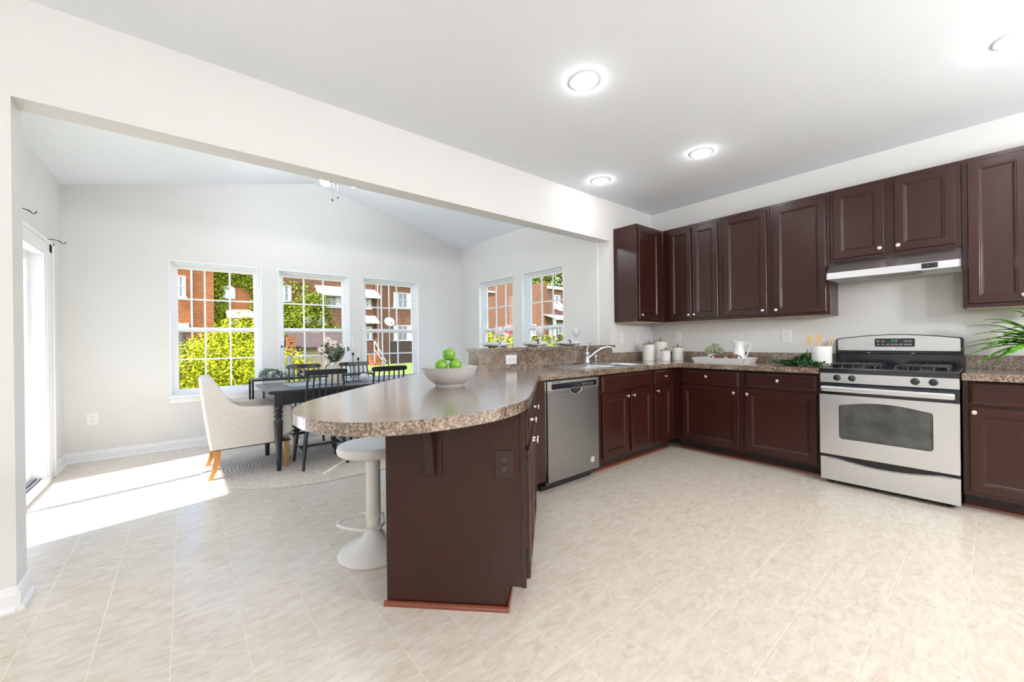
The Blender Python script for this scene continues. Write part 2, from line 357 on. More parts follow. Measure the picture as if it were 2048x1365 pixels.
# ------------------------------------------------------------------ windows
def make_window(idx, w):
    """local: x across 0..w, y outward from the room face, z up from 0 = opening bottom"""
    h = WZ1-WZ0; r = struct(bpy.data.objects.new('window_%d' % idx, None)); COL.objects.link(r)
    bb = B(); fwid = .042
    def frame_rect(bm, x0, x1, z0, z1, t, y0, y1):
        box(bm, x0, x0+t, y0, y1, z0, z1); box(bm, x1-t, x1, y0, y1, z0, z1); box(bm, x0+t, x1-t, y0, y1, z0, z0+t); box(bm, x0+t, x1-t, y0, y1, z1-t, z1)
    frame_rect(bb, .012, w-.012, 0, h-.012, .030, .062, .13)
    frame_rect(bb, 0, w, 0, h, .012, -.006, .13)
    obj('window_frame', bb, vinyl_m, r)
    mid = 1.345-WZ0
    for nm, z0, z1, y0 in (('lower_sash', .030, mid+.028, .066), ('upper_sash', mid-.026, h-.042, .096)):
        bb = B(); t = .036; x0, x1 = .040, w-.040
        frame_rect(bb, x0, x1, z0, z1, t, y0, y0+.028)
        for k in (1, 2):
            xm = x0+t+(x1-x0-2*t)*k/3; box(bb, xm-.009, xm+.009, y0+.006, y0+.020, z0+t, z1-t)
        zm = (z0+z1)/2; box(bb, x0+t, x1-t, y0+.0065, y0+.0195, zm-.009, zm+.009)
        if nm == 'lower_sash': box(bb, w/2-.03, w/2+.03, y0-.012, y0, z1-.014, z1-.002, .003)
        s = obj(nm, bb, vinyl_m, r)
        bb = B(); box(bb, x0+t-.003, x1-t+.003, y0+.011, y0+.014, z0+t-.003, z1-t+.003); obj('pane', bb, pane_m, s)
    bb = B(); box(bb, -.03, w+.03, -.035, .062, -.022, .0, .004); box(bb, -.015, w+.015, -.016, -.001, -.082, -.022, .003)
    obj('window_sill', bb, trim_m, r)
    return r
for i, (a, c) in enumerate(WF): make_window(i+1, c-a).location = (a, YF, WZ0)
for i, (a, c) in enumerate(WR):
    o = make_window(i+4, c-a); o.location = (XD, c, WZ0); o.rotation_euler = (0, 0, R(-90))
# sliding glass door in the dining room's left wall; local x along the wall, -y into the room
dr = struct(bpy.data.objects.new('door_1', None)); COL.objects.link(dr); dr.location = (XL, DY0, 0); dr.rotation_euler = (0, 0, R(90))
w = DY1-DY0
b = B(); box(b, -.19, -.0, -.018, .0, 0, DZ+.1, .004); box(b, w, w+.19, -.018, 0, 0, DZ+.1, .004); box(b, -.19, w+.19, -.018, 0, DZ, DZ+.1, .004)
box(b, -.19, -.15, -.03, -.018, 0, DZ+.1, .004); box(b, w+.15, w+.19, -.03, -.018, 0, DZ+.1, .004); box(b, -.19, w+.19, -.03, -.018, DZ+.07, DZ+.1, .004)
obj('door_casing', b, trim_m, dr)
b = B(); box(b, 0, .04, -.01, .15, .04, DZ); box(b, w-.04, w, -.01, .15, .04, DZ); box(b, .04, w-.04, -.01, .15, DZ-.04, DZ); obj('door_frame', b, vinyl_m, dr)
b = B(); box(b, 0, w, -.03, .15, .0, .045, .003); obj('door_track', b, trim_m, dr)
b = B(); box(b, .04, w-.04, .045, .055, .045, .054); box(b, .04, w-.04, .085, .095, .045, .054); box(b, .02, w-.02, .02, .028, .045, .05); obj('track_rail', b, metalb_m, dr)
for x0, x1, y0 in ((.04, w/2+.04, .03), (w/2-.04, w-.04, .075)):
    b = B(); t = .07
    box(b, x0, x0+t, y0, y0+.035, .055, DZ-.04, .003); box(b, x1-t, x1, y0, y0+.035, .055, DZ-.04, .003); box(b, x0+t, x1-t, y0, y0+.035, .055, .14); box(b, x0+t, x1-t, y0, y0+.035, DZ-.11, DZ-.04)
    s = obj('door_panel', b, vinyl_m, dr)
    b = B(); box(b, x0+t-.003, x1-t+.003, y0+.015, y0+.019, .137, DZ-.107); obj('pane', b, pane_m, s)

# ------------------------------------------------------------------ recessed ceiling lights
lamp_m = mat('lit_lens', (1, 1, 1), .4, emit=(.98, .985, 1), es=CAN_STRENGTH)
def can_light(x, y, label):
    t = thing('recessed_light', label, 'ceiling light', (x, y, HC), 0, 'recessed ceiling lights')
    b = B(); lathe(b, [(.062, 0), (.066, -.004), (.078, -.008), (.090, -.005), (.094, 0)], 36); obj('trim_ring', b, trim_m, t, True)
    b = B(); lathe(b, [(.066, -.001), (.064, -.014), (.050, -.027), (.028, -.034), (0, -.036)], 32); obj('lens', b, lamp_m, t, True)
    return t
can_light(1.886, 1.576, 'round white recessed light nearest the middle of the kitchen ceiling, above the open floor')
can_light(3.392, 1.574, 'round recessed ceiling light in front of the tall upper cabinets')
can_light(3.181, 2.465, 'smallest-looking recessed ceiling light, close to the beam above the sink')
can_light(3.42, -.085, 'recessed ceiling light at the right edge, in front of the range hood')
for x, y in ((.38, 1.576), (1.886, -.085), (.38, -.085), (3.42, -1.75), (1.886, -1.75), (.38, -1.75), (-1.2, -.085), (-1.2, 1.4), (-1.4, -1.75)):  # further cans out of view, added to brighten the kitchen
    can_light(x, y, 'added unseen recessed fill light in the kitchen ceiling behind the viewpoint')

fill_globe_m = mat('fill_light_glass', (1, 1, 1), .4, emit=(.97, .985, 1), es=FILL_GLOBE_STRENGTH)  # unseen globes added behind the camera as fill for ceiling and walls
for x, y in ((-1.7, -1.2), (1.1, -2.4), (2.95, -1.75), (3.6, -2.6)):
    t = thing('fill_globe', 'added unseen opal globe fill lamp in the open room behind the viewpoint', 'fill lamp', (x, y, HC), 0, 'added fill lamps')
    b = B(); lathe(b, [(0, -.0005), (.06, -.0005), (.055, -.02), (.006, -.03), (.006, -.68), (.03, -.69), (.03, -.71), (0, -.71)], 20); obj('rod', b, chrome_m, t, True)
    b = B(); sphere(b, (0, 0, -.85), .15, 24); obj('globe', b, fill_globe_m, t, True)

# ------------------------------------------------------------------ cabinet parts
def panel_front(w, h, raised=True, t=.02):
    """front facing -y at y=0 .. back at y=t, x 0..w, z 0..h"""
    b = bmesh.new()
    if raised: rings = [(0, t), (0, .004), (.004, 0), (.052, 0), (.055, .0025), (.060, .0025), (.064, .005), (.068, .009), (.074, .010)]
    else: rings = [(0, t), (0, .008), (.004, .005), (.016, .001), (.020, 0)]
    vs = []
    for i, y in rings: vs.append([b.verts.new(p) for p in ((i, y, i), (w-i, y, i), (w-i, y, h-i), (i, y, h-i))])
    for a, c in zip(vs, vs[1:]):
        for k in range(4): b.faces.new((a[k], a[(k+1) % 4], c[(k+1) % 4], c[k]))
    b.faces.new(vs[-1]); b.faces.new(vs[0][::-1])
    bmesh.ops.recalc_face_normals(b, faces=b.faces[:])
    return b
def knob(parent, x, z, y=0.):
    b = B(); lathe(b, [(.0, 0), (.008, 0), (.0055, .004), (.005, .012), (.009, .016), (.0145, .019), (.0155, .023), (.013, .027), (.006, .0295), (0, .030)], 16, T(x, y, z, rx=R(90)))
    return obj('knob', b, knob_m, parent, True)
def cabinet(name, label, cat, loc, rz, w, h0, h1, depth, fronts, end_left=False, toe=None, extra=None, group=None):
    """loc = left end of the face frame; local x along the face, front towards -y"""
    t = thing(name, label, cat, loc, rz, group)
    b = B(); box(b, 0, w, 0, depth, h0, h1, .0015); obj('cabinet_body', b, cherry_m, t)
    if h0 > 1: b = B(); box(b, .018, w-.018, .019, depth-.002, h0-.0035, h0-.0005); obj('bottom_panel', b, birch_m, t)
    for f in fronts:
        kind, x0, x1, z0, z1 = f[:5]
        p = obj({'door': 'door', 'drawer': 'drawer', 'false': 'false_drawer_front'}[kind], panel_front(x1-x0, z1-z0, kind == 'door'), cherry_m, t, loc=(x0, -.0205, z0))
        if len(f) > 5: knob(p, f[5]-x0, f[6]-z0)
    if toe:
        td = toe
        b = B(); box(b, 0, w, td, td+.02, 0, h0); obj('toe_kick', b, toe_m, t)
        b = B(); prism(b, [(0, 0), (-.016, 0), (-.015, .008), (-.009, .015), (0, .018)], 0, w, Matrix(((0, 0, 1, 0), (1, 0, 0, td), (0, 1, 0, 0), (0, 0, 0, 1)))); obj('shoe_moulding', b, cherry2_m, t, True)
    return t
ZT0, ZT1 = .102, .8715
FY, FX = 2.18, 4.03            # face frame planes of the two base runs
DW0, DW1 = 2.105, 2.718
# sink run
def lx(x): return x-2.735
cabinet('sink_base_cabinet', 'cherry base cabinet under the sink, two doors and a blank drawer front, beside the dishwasher', 'cabinet', (2.735, FY, 0), 0, .85, ZT0, ZT1, .555,
        [('false', lx(2.779), lx(3.56), .712, .857), ('door', lx(2.783), lx(3.163), .130, .689, lx(3.16-.022), .650), ('door', lx(3.208), lx(3.558), .130, .689, lx(3.258-.025), .649)], toe=.085)
def lx(x): return x-3.585
cabinet('narrow_base_cabinet', 'narrow cherry base cabinet with one drawer in the inside corner right of the sink cabinet', 'cabinet', (3.585, FY, 0), 0, .445, ZT0, ZT1, .555,
        [('drawer', lx(3.617), lx(3.932), .712, .857, lx(3.80), .790), ('door', lx(3.620), lx(3.930), .130, .689, lx(3.652), .649)], toe=.085)
# stove run (facing -x): local x = y0 - y
def cab_right(name, label, y0, y1, fronts, h0=ZT0, h1=ZT1, X=FX, dep=.56, toe=.11, cat='cabinet', group=None):
    fr = []
    for f in fronts:
        k = [f[0], y0-f[1], y0-f[2], f[3], f[4]]
        if len(f) > 5: k += [y0-f[5], f[6]]
        fr.append(tuple(k))
    return cabinet(name, label, cat, (X, y0, 0), R(-90), y0-y1, h0, h1, dep, fr, toe=toe, group=group)
cab_right('base_cabinet', 'cherry base cabinet under the white tray, in the corner left of the wider one', 2.179, 1.511, [('drawer', 2.094, 1.537, .702, .856, 1.834, .790), ('door', 2.094, 1.539, .124, .691, 1.578, .650)])
cab_right('base_cabinet', 'cherry base cabinet standing directly left of the gas range', 1.509, .915, [('drawer', 1.483, .936, .717, .855, 1.216, .789), ('door', 1.484, .937, .124, .690, 1.460, .650)])
cab_right('base_cabinet', 'cherry base cabinet right of the gas range, below the fern', .146, -.46, [('drawer', .118, -.43, .710, .862, -.156, .79), ('door', .117, -.43, .134, .696, .094, .662)])
# upper cabinets
UX, UZ0, UZ1 = 4.33, 1.365, 2.431
cab_right('upper_cabinet', 'double-door cherry wall cabinet in the corner, above the canisters', 2.47, 1.811, [('door', 2.388, 2.129, 1.394, 2.395, 2.152, 1.432), ('door', 2.115, 1.845, 1.394, 2.395, 2.09, 1.432)], UZ0, UZ1, UX, .263, None, 'wall cabinet')
cab_right('upper_cabinet', 'single-door cherry wall cabinet with its knob at lower right, third door group from the corner', 1.809, 1.364, [('door', 1.786, 1.391, 1.393, 2.394, 1.421, 1.430)], UZ0, UZ1, UX, .263, None, 'wall cabinet')
cab_right('upper_cabinet', 'single-door cherry wall cabinet with its knob at lower left, next to the range hood', 1.362, .908, [('door', 1.335, .934, 1.389, 2.397, 1.309, 1.428)], UZ0, UZ1, UX, .263, None, 'wall cabinet')
cab_right('upper_cabinet', 'short two-door cherry wall cabinet directly above the stainless range hood', .906, .151, [('door', .881, .560, 1.836, 2.399, .584, 1.876), ('door', .501, .180, 1.838, 2.402, .478, 1.879)], 1.812, UZ1, UX, .263, None, 'wall cabinet')
cab_right('upper_cabinet', 'tall cherry wall cabinet right of the range hood, cut by the right edge', .149, -.46, [('door', .122, -.150, 1.392, 2.399, -.122, 1.434), ('door', -.160, -.432, 1.392, 2.399, -.19, 1.434)], UZ0, UZ1, UX, .263, None, 'wall cabinet')
cabinet('upper_cabinet', 'cherry wall cabinet on the beam wall with its glossy side facing the dining room', 'wall cabinet', (3.80, 2.472, 0), 0, .528, UZ0, UZ1, .30, [('door', .018, .425, 1.391, 2.405, .052, 1.435)])

# ------------------------------------------------------------------ peninsula (45 degrees): u = away from camera, v = to the right
q = 1/math.sqrt(2)
def UV(u, v): return ((u+v)*q, (u-v)*q)
pen = thing('peninsula_cabinet', 'dark cherry peninsula cabinet set at an angle, its plain end panel facing the camera', 'cabinet', (*UV(1.71, -.12), 0), R(45))
# local x = u-1.71 , local -y = +v (front), local +y = -v
b = B(); box(b, .018, 1.25, 0, .59, ZT0, ZT1, .0015); box(b, .018, 1.2, .085, .59, .001, ZT0); obj('cabinet_body', b, cherry_m, pen)
b = B(); Mz = Matrix(((0, 0, 1, 0), (1, 0, 0, 0), (0, 1, 0, 0), (0, 0, 0, 1)))     # (y,z,x)
prism(b, [(.012, .103), (.088, .103), (.088, .002), (.600, .002), (.600, ZT1), (.012, ZT1)], .004, .018, Mz)
box(b, 0, .022, .592, .622, .002, ZT1, .002); box(b, -.001, .02, -.002, .02, .10, ZT1, .002)
obj('end_panel', b, cherry_m, pen)
b = B(); Q = [(0, 0), (-.016, 0), (-.015, .008), (-.009, .015), (0, .018)]
prism(b, Q, .072, .632, Matrix(((1, 0, 0, 0), (0, 0, 1, 0), (0, 1, 0, 0), (0, 0, 0, 1))))
box(b, -.014, 1.0, .072, .086, 0, .018, .004)
obj('shoe_moulding', b, cherry2_m, pen, True)
b = B(); box(b, .07, 1.1, .084, .088, .018, ZT0); obj('toe_kick', b, toe_m, pen)
for x0, kx in ((.022, .20), (.392, .57)):
    d = obj('drawer', panel_front(.36, .145, False), cherry_m, pen, loc=(x0, -.0205, .712)); knob(d, .18, .078)
for x0, kx in ((.022, .335), (.392, .025)):
    d = obj('door', panel_front(.36, .56), cherry_m, pen, loc=(x0, -.0205, .130)); knob(d, kx, .52)
for z in (.20, .60):
    b = B(); box(b, .006, .03, -.012, .001, z, z+.05, .003); obj('hinge', b, metalb_m, pen)
b = B(); Mi = Matrix.Rotation(R(-45), 4, 'Z') @ Matrix.Translation((-UV(1.71, -.12)[0], -UV(1.71, -.12)[1], 0)); box(b, 1.985, 2.095, 2.165, 2.185, ZT0, ZT1, 0, Mi); box(b, 1.985, 2.095, 2.26, 2.28, .0, ZT0, 0, Mi); obj('filler_strip', b, cherry_m, pen)
# corbel: a plate on the end panel with a curved bracket standing out of it
b = B(); box(b, -.008, .004, .366, .452, .577, ZT1, .002)
prof = [(0, .0), (-.018, .0), (-.026, .012), (-.022, .026), (-.034, .06), (-.040, .12), (-.052, .17), (-.09, .215), (-.15, .24), (-.21, .252), (-.22, .262), (-.22, .285), (0, .285)]
prism(b, [(p[0], p[1]) for p in prof], .391, .427, Matrix(((1, 0, 0, -.008), (0, 0, 1, 0), (0, 1, 0, .587), (0, 0, 0, 1))))
obj('corbel', b, cherry_m, pen)
# ------------------------------------------------------------------ half wall with the raised bar top
HWY = 2.745
b = B(); box(b, 1.893, XK, HWY, 2.90, 0, 1.076); struct(obj('wall_half', b, granite_m))
b = B(); prism(b, [(1.872, 2.722), (3.742, 2.722), (3.742, 2.7735), (3.7195, 2.7735), (3.7195, 2.922), (3.688, 2.922), (3.688, 3.12), (2.06, 3.12), (1.872, 2.90)], 1.077, 1.110, bev=.002)
tag(obj('breakfast_bar', b, granite_m), 'raised brown granite-look bar ledge set with three place settings, above the sink', 'bar counter')

# ------------------------------------------------------------------ countertops
left = [(1.42, 2.935), (1.158, 2.676), (.877, 2.398), (.64, 2.163), (.443, 1.962), (.364, 1.845), (.324, 1.753), (.303, 1.66), (.298, 1.57), (.310, 1.463), (.346, 1.362), (.403, 1.284), (.485, 1.222), (.578, 1.185), (.669, 1.170), (.799, 1.166), (.931, 1.185), (1.077, 1.241), (1.182, 1.321), (1.389, 1.523), (1.68, 1.814), (1.958, 2.092), (2.0, 2.112), (2.05, 2.118)]
def smooth_poly(pts, it=2):
    for _ in range(it):
        out = [pts[0]]
        for a, c in zip(pts, pts[1:]):
            out += [(a[0]*.75+c[0]*.25, a[1]*.75+c[1]*.25), (a[0]*.25+c[0]*.75, a[1]*.25+c[1]*.75)]
        pts = out+[pts[-1]]
    return pts
ct = smooth_poly(left, 2)+[(3.90, 2.118), (3.945, 2.10), (3.955, 2.06), (3.955, .909), (4.595, .909), (4.595, 2.7735), (3.722, 2.7735), (3.722, 2.7445), (1.8925, 2.7445), (1.8925, 2.935)]
sink_hole = [(2.69, 2.215), (3.50, 2.215), (3.50, 2.60), (2.69, 2.60)]
t = thing('countertop', 'brown granite-look countertop running from the rounded peninsula past the sink to the range', 'countertop')
b = B(); prism(b, ct, .872, .917, holes=[sink_hole], bev=.003); obj('worktop', b, granite_m, t)
b = B(); box(b, 3.745, 4.595, 2.752, 2.7735, .917, 1.019, .002); box(b, 4.575, 4.595, .909, 2.752, .917, 1.019, .002); obj('backsplash', b, granite_m, t)
t = thing('countertop', 'short piece of brown granite-look countertop right of the range, under the fern', 'countertop')
b = B(); box(b, 3.955, 4.595, -.47, .147, .872, .917, .003); obj('worktop', b, granite_m, t)
b = B(); box(b, 4.575, 4.595, -.47, .147, .917, 1.019, .002); obj('backsplash', b, granite_m, t)
# sink
t = thing('kitchen_sink', 'double-bowl stainless steel sink set in the counter below the bar', 'sink', (2.66, 2.185, .917))
b = B(); W_, D_ = .87, .46
bowls = [(.055, .425, .045, .385), (.455, .815, .045, .385)]
prism(b, [(0, 0), (W_, 0), (W_, D_), (0, D_)], .0005, .007, holes=[[(x0, y0), (x1, y0), (x1, y1), (x0, y1)] for x0, x1, y0, y1 in bowls], bev=.002); obj('rim', b, steel_m, t)
for x0, x1, y0, y1 in bowls:
    b = B(); vs = []
    for i, z in ((0, .005), (.006, -.01), (.012, -.14), (.03, -.165), (.10, -.17)):
        vs.append([b.verts.new(p) for p in ((x0+i, y0+i, z), (x1-i, y0+i, z), (x1-i, y1-i, z), (x0+i, y1-i, z))])
    for a, c in zip(vs, vs[1:]):
        for k in range(4): b.faces.new((a[k], a[(k+1) % 4], c[(k+1) % 4], c[k]))
    b.faces.new(vs[-1]); obj('bowl', b, steel_m, t, True)
t = thing('sink_faucet', 'chrome single-lever kitchen faucet with a low arched spout behind the sink', 'faucet', (3.20, 2.675, .9175))
b = B(); box(b, -.11, .11, -.028, .028, .0065, .014, .004); lathe(b, [(.026, .012), (.026, .04), (.022, .05), (.021, .10), (.024, .115), (.018, .128), (0, .132)], 20); obj('faucet_body', b, chrome_m, t, True)
b = B(); tube(b, [(.0, -.0, .055), (.04, -.015, .085), (.09, -.035, .125), (.15, -.065, .160), (.20, -.10, .175), (.235, -.13, .172), (.245, -.138, .155)], [.014, .013, .012, .012, .012, .012, .013], 12); obj('spout', b, chrome_m, t, True)
b = B(); tube(b, [(0, 0, .12), (.006, .004, .145), (.028, .012, .185), (.06, .02, .205), (.085, .028, .222)], [.010, .009, .008, .007, .006], 10); obj('lever', b, chrome_m, t, True)
t = thing('side_sprayer', 'small chrome sprayer head standing right of the faucet', 'sprayer', (3.335, 2.675, .9175))
b = B(); lathe(b, [(.018, .0065), (.018, .015), (.012, .02), (.011, .05), (.015, .06), (.016, .085), (.010, .098), (0, .10)], 16); obj('sprayer_head', b, chrome_m, t, True)

# ------------------------------------------------------------------ dishwasher
t = thing('dishwasher', 'grey stainless steel dishwasher with a black control strip, built in beside the peninsula', 'dishwasher', (DW0, 2.15, 0))
w = DW1-DW0
b = B(); box(b, .004, w-.004, .035, .58, .05, .868); obj('tub_housing', b, blackm_m, t)
b = B(); box(b, .006, w-.012, .09, .11, .0, .09); obj('toe_panel', b, blackm_m, t)
b = B(); box(b, .004, w-.006, 0, .036, .085, .760, .004); box(b, .004, w-.006, .004, .036, .760, .782); obj('door_panel', b, steelv_m, t)
b = B(); box(b, .004, w-.006, -.001, .036, .782, .858, .004); obj('control_fascia', b, steel_m, t)
b = B(); box(b, .045, .578, -.004, .002, .790, .834, .002); obj('control_strip', b, blackg_m, t)
b = B()
for i in range(5): box(b, .40+i*.028, .418+i*.028, -.0048, -.0038, .812, .817); box(b, .40+i*.028, .414+i*.028, -.0048, -.0038, .800, .804)
obj('button_print', b, mat('grey_print', (.35, .35, .36), .5), t)
b = B()
for i in range(7): box(b, .05+i*.013, .060+i*.013, -.0016, -.0006, .841, .848)
obj('lettering', b, blackm_m, t)
b = B(); hp = [(.24+.15*i/12, .782-.040*math.sin(PI*min(1, max(0, i/12)))**.5) for i in range(13)]
prism(b, [(p[0], p[1]) for p in hp]+[(.39, .786), (.24, .786)], -.0025, .002, Matrix(((1, 0, 0, 0), (0, 0, 1, 0), (0, 1, 0, 0), (0, 0, 0, 1)))); obj('handle_pocket', b, blackg_m, t)
b = B(); tube(b, [(p[0], -.004, p[1]) for p in hp], .0035, 6); obj('handle_lip', b, chrome_m, t, True)
b = B(); lathe(b, [(0, 0), (.026, 0), (.026, .0012), (0, .0012)], 28, T(.520, 0, .170, rx=R(90))); bd = obj('round_badge', b, white_plas, t)
b = B(); tube(b, [(.520+.020*math.cos(a*PI/12), -.0016, .170+.020*math.sin(a*PI/12)) for a in range(24)], .0016, 5, closed=True)
tube(b, [(.508, -.0018, .166), (.515, -.0018, .174), (.525, -.0018, .166), (.532, -.0018, .174)], .002, 5); obj('badge_mark', b, blackm_m, bd)

# ------------------------------------------------------------------ gas range
SX = 3.955
t = thing('gas_range', 'stainless steel gas range with black cooktop, between the base cabinets', 'stove', (SX, .9065, 0), R(-90))
w = .7545                      # local x 0..w, -y to the room
b = B(); box(b, .004, w-.004, .02, .60, .03, .895); obj('range_body', b, blackm_m, t)
for x in (.05, w-.05):
    for y in (.08, .52):
        b = B(); lathe(b, [(.018, 0), (.018, .012), (.01, .014), (.01, .032)], 12, T(x, y, 0)); obj('foot', b, blackm_m, t)
b = B(); n = 16
pts = [(0.002, .035), (w-.002, .035), (w-.002, .214)]+[(w-.002-(w-.004)*(i/n), .214-.030*math.sin(PI*min(1, max(0, (i/n-.12)/.76)))) for i in range(1, n)]+[(.002, .214)]
prism(b, pts, 0, .025, Matrix(((1, 0, 0, 0), (0, 0, 1, 0), (0, 1, 0, 0), (0, 0, 0, 1)))); obj('storage_drawer', b, steel_m, t)
b = B(); tube(b, [(.04+(w-.08)*i/20, .004, .206-.028*math.sin(PI*min(1, max(0, (i/20-.1)/.8)))) for i in range(21)], .005, 6); obj('drawer_grip', b, blackg_m, t, True)
# oven door with an arched window
wx0, wx1, wz0, wz1 = .122, .630, .374, .640
def win_poly(g=0.):
    p = []; r = .022
    def arc(cx, cz, a0, a1): 
        for i in range(6): a = R(a0+(a1-a0)*i/5); p.append((cx+r*math.cos(a), cz+r*math.sin(a)))
    arc(wx0-g+r, wz0-g+r, 180, 270); arc(wx1+g-r, wz0-g+r, 270, 360)
    arc(wx1+g-r, wz1+g-r, 0, 60)
    for i in range(1, 12): s = i/12; p.append((wx1+g-r*.5-(wx1-wx0+2*g-r)*s, wz1+g-.004+.033*math.sin(PI*s)))
    arc(wx0-g+r, wz1+g-r, 120, 180)
    return p
XZ = Matrix(((1, 0, 0, 0), (0, 0, 1, 0), (0, 1, 0, 0), (0, 0, 0, 1)))
b = B(); prism(b, [(.002, .240), (w-.002, .240), (w-.002, .714), (.002, .714)], -.012, .020, XZ, holes=[win_poly()]); dd = obj('oven_door', b, steel_m, t)
b = B(); prism(b, win_poly(.001), -.006, .012, XZ)
ovg = noisy('smoky_oven_glass', [(.3, (.022, .024, .024)), (.7, (.075, .08, .078))], 9, .10, 3, coat=.5); obj('oven_window', b, ovg, dd)
b = B(); tube(b, [(x_, -.008, z_) for x_, z_ in win_poly()], .004, 6, closed=True); obj('window_gasket', b, blackm_m, dd, True)
b = B(); box(b, .002, w-.002, -.012, .02, .714, .800, .003); obj('door_top_band', b, blackg_m, dd)
b = B(); box(b, .016, w-.020, -.058, -.024, .741, .783, .0165, seg=4); box(b, .04, .07, -.03, -.01, .75, .775); box(b, w-.07, w-.04, -.03, -.01, .75, .775); obj('oven_handle', b, steel_m, dd, True)
b = B(); box(b, .002, w-.002, .002, .05, .806, .884, .003); cp = obj('control_panel', b, steel_m, t)
for y in (.795, .705, .362, .273):
    b = B(); M = T(.9065-y, 0.0025, .848, rx=R(90)); lathe(b, [(.024, 0), (.024, .004), (.021, .006), (.019, .020), (.015, .024), (0, .025)], 24, M); box(b, -.004, .004, -.019, .022, .02, .031, .0015, M); obj('burner_knob', b, blackg_m, cp, True)
b = B(); box(b, -.001, w+.001, -.012, .06, .884, .924, .008, seg=2); box(b, .0, w, .04, .60, .884, .912); box(b, 0, .022, .05, .60, .91, .926, .004); box(b, w-.022, w, .05, .60, .91, .926, .004); ck = obj('cooktop', b, blackg_m, t)
for gx in (.19, .565):
    for gy in (.20, .44):
        b = B(); lathe(b, [(.06, .912), (.055, .920), (.04, .922), (.04, .930), (0, .932)], 20, T(gx, gy, 0)); obj('burner', b, iron_m, ck, True)
    b = B(); zt = .948
    for gy0, gy1 in ((.085, .31), (.33, .555)):
        for x0 in (gx-.13, gx-.065, gx, gx+.065, gx+.13):
            tube(b, [(x0, gy0, .914), (x0, gy0+.004, zt-.008), (x0, gy0+.014, zt), (x0, gy1-.014, zt), (x0, gy1-.004, zt-.008), (x0, gy1, .914)], .0052, 6)
        for y0 in (gy0+.012, (gy0+gy1)/2, gy1-.012): tube(b, [(gx-.135, y0, zt-.016), (gx-.122, y0, zt), (gx+.122, y0, zt), (gx+.135, y0, zt-.016)], .0052, 6)
    obj('burner_grate', b, iron_m, ck, True)
# backguard
def bg_poly(x0, x1, z0, z1, rise, r=.02):
    p = [(x0, z0), (x1, z0), (x1, z1-r)]
    for i in range(1, 5): a = R(i*90/5); p.append((x1-r+r*math.cos(a), z1-r+r*math.sin(a)))
    for i in range(1, 20): s = i/20; p.append((x1-r-(x1-x0-2*r)*s, z1+rise*math.sin(PI*s)))
    for i in range(5): a = R(90+i*90/5); p.append((x0+r+r*math.cos(a), z1-r+r*math.sin(a)))
    p.append((x0, z1-r)); return p
b = B(); prism(b, bg_poly(.0, w, .90, 1.155, .030), .535, .615, XZ); box(b, 0, w, .50, .54, 1.025, 1.046, .006); gd = obj('backguard', b, blackg_m, t)
b = B(); prism(b, bg_poly(.016, w-.016, 1.050, 1.148, .030, .012), .518, .540, XZ); bp_ = obj('display_panel', b, steel_m, gd)
b = B(); box(b, .262, .498, .512, .520, 1.084, 1.150, .012, seg=3)
obj('display', b, blackg_m, gd, True)
b = B(); green = mat('green_digits', (.02, .3, .05), .4, emit=(.12, .85, .2), es=1.2)
def digit(bm, x, z, s, segs, y):
    hh = .010*s; ww = .006*s; th = .0014*s
    D = {'a': (0, 2, 1), 'g': (0, 1, 1), 'd': (0, 0, 1)}
    if 'a' in segs: box(bm, x, x+ww, y, y+.0006, z+2*hh, z+2*hh+th)
    if 'g' in segs: box(bm, x, x+ww, y, y+.0006, z+hh, z+hh+th)
    if 'd' in segs: box(bm, x, x+ww, y, y+.0006, z, z+th)
    for k, xx, zz in (('f', x, z+hh), ('b', x+ww, z+hh), ('e', x, z), ('c', x+ww, z)):
        if k in segs: box(bm, xx, xx+th, y, y+.0006, zz, zz+hh)
digit(b, .366, 1.124, .8, 'abged', .5115); digit(b, .376, 1.124, .8, 'bc', .5115); digit(b, .390, 1.124, .8, 'abcdef', .5115)
obj('clock_digits', b, green, gd)
b = B()
for row, xs in ((1.128, (.282, .312, .448, .472)), (1.100, (.282, .312, .342, .368, .392, .418, .448, .472))):
    for x in xs: tube(b, [(x+.010*math.cos(a*PI/6), .5115, row+.0055*math.sin(a*PI/6)) for a in range(12)], .0008, 4, closed=True); box(b, x-.005, x+.005, .5112, .5118, row-.001, row+.001)
obj('panel_buttons', b, mat('pale_print', (.6, .6, .6), .5), gd)
b = B(); lathe(b, [(0, 0), (.010, 0), (.010, .0015), (0, .0015)], 20, T(.375, .518, 1.066, rx=R(90))); obj('round_emblem', b, white_plas, gd)
for x in (.225, .49):
    b = B(); box(b, x-.012, x+.012, .497, .503, 1.028, 1.034, .002); obj('vent_clip', b, chrome_m, gd)
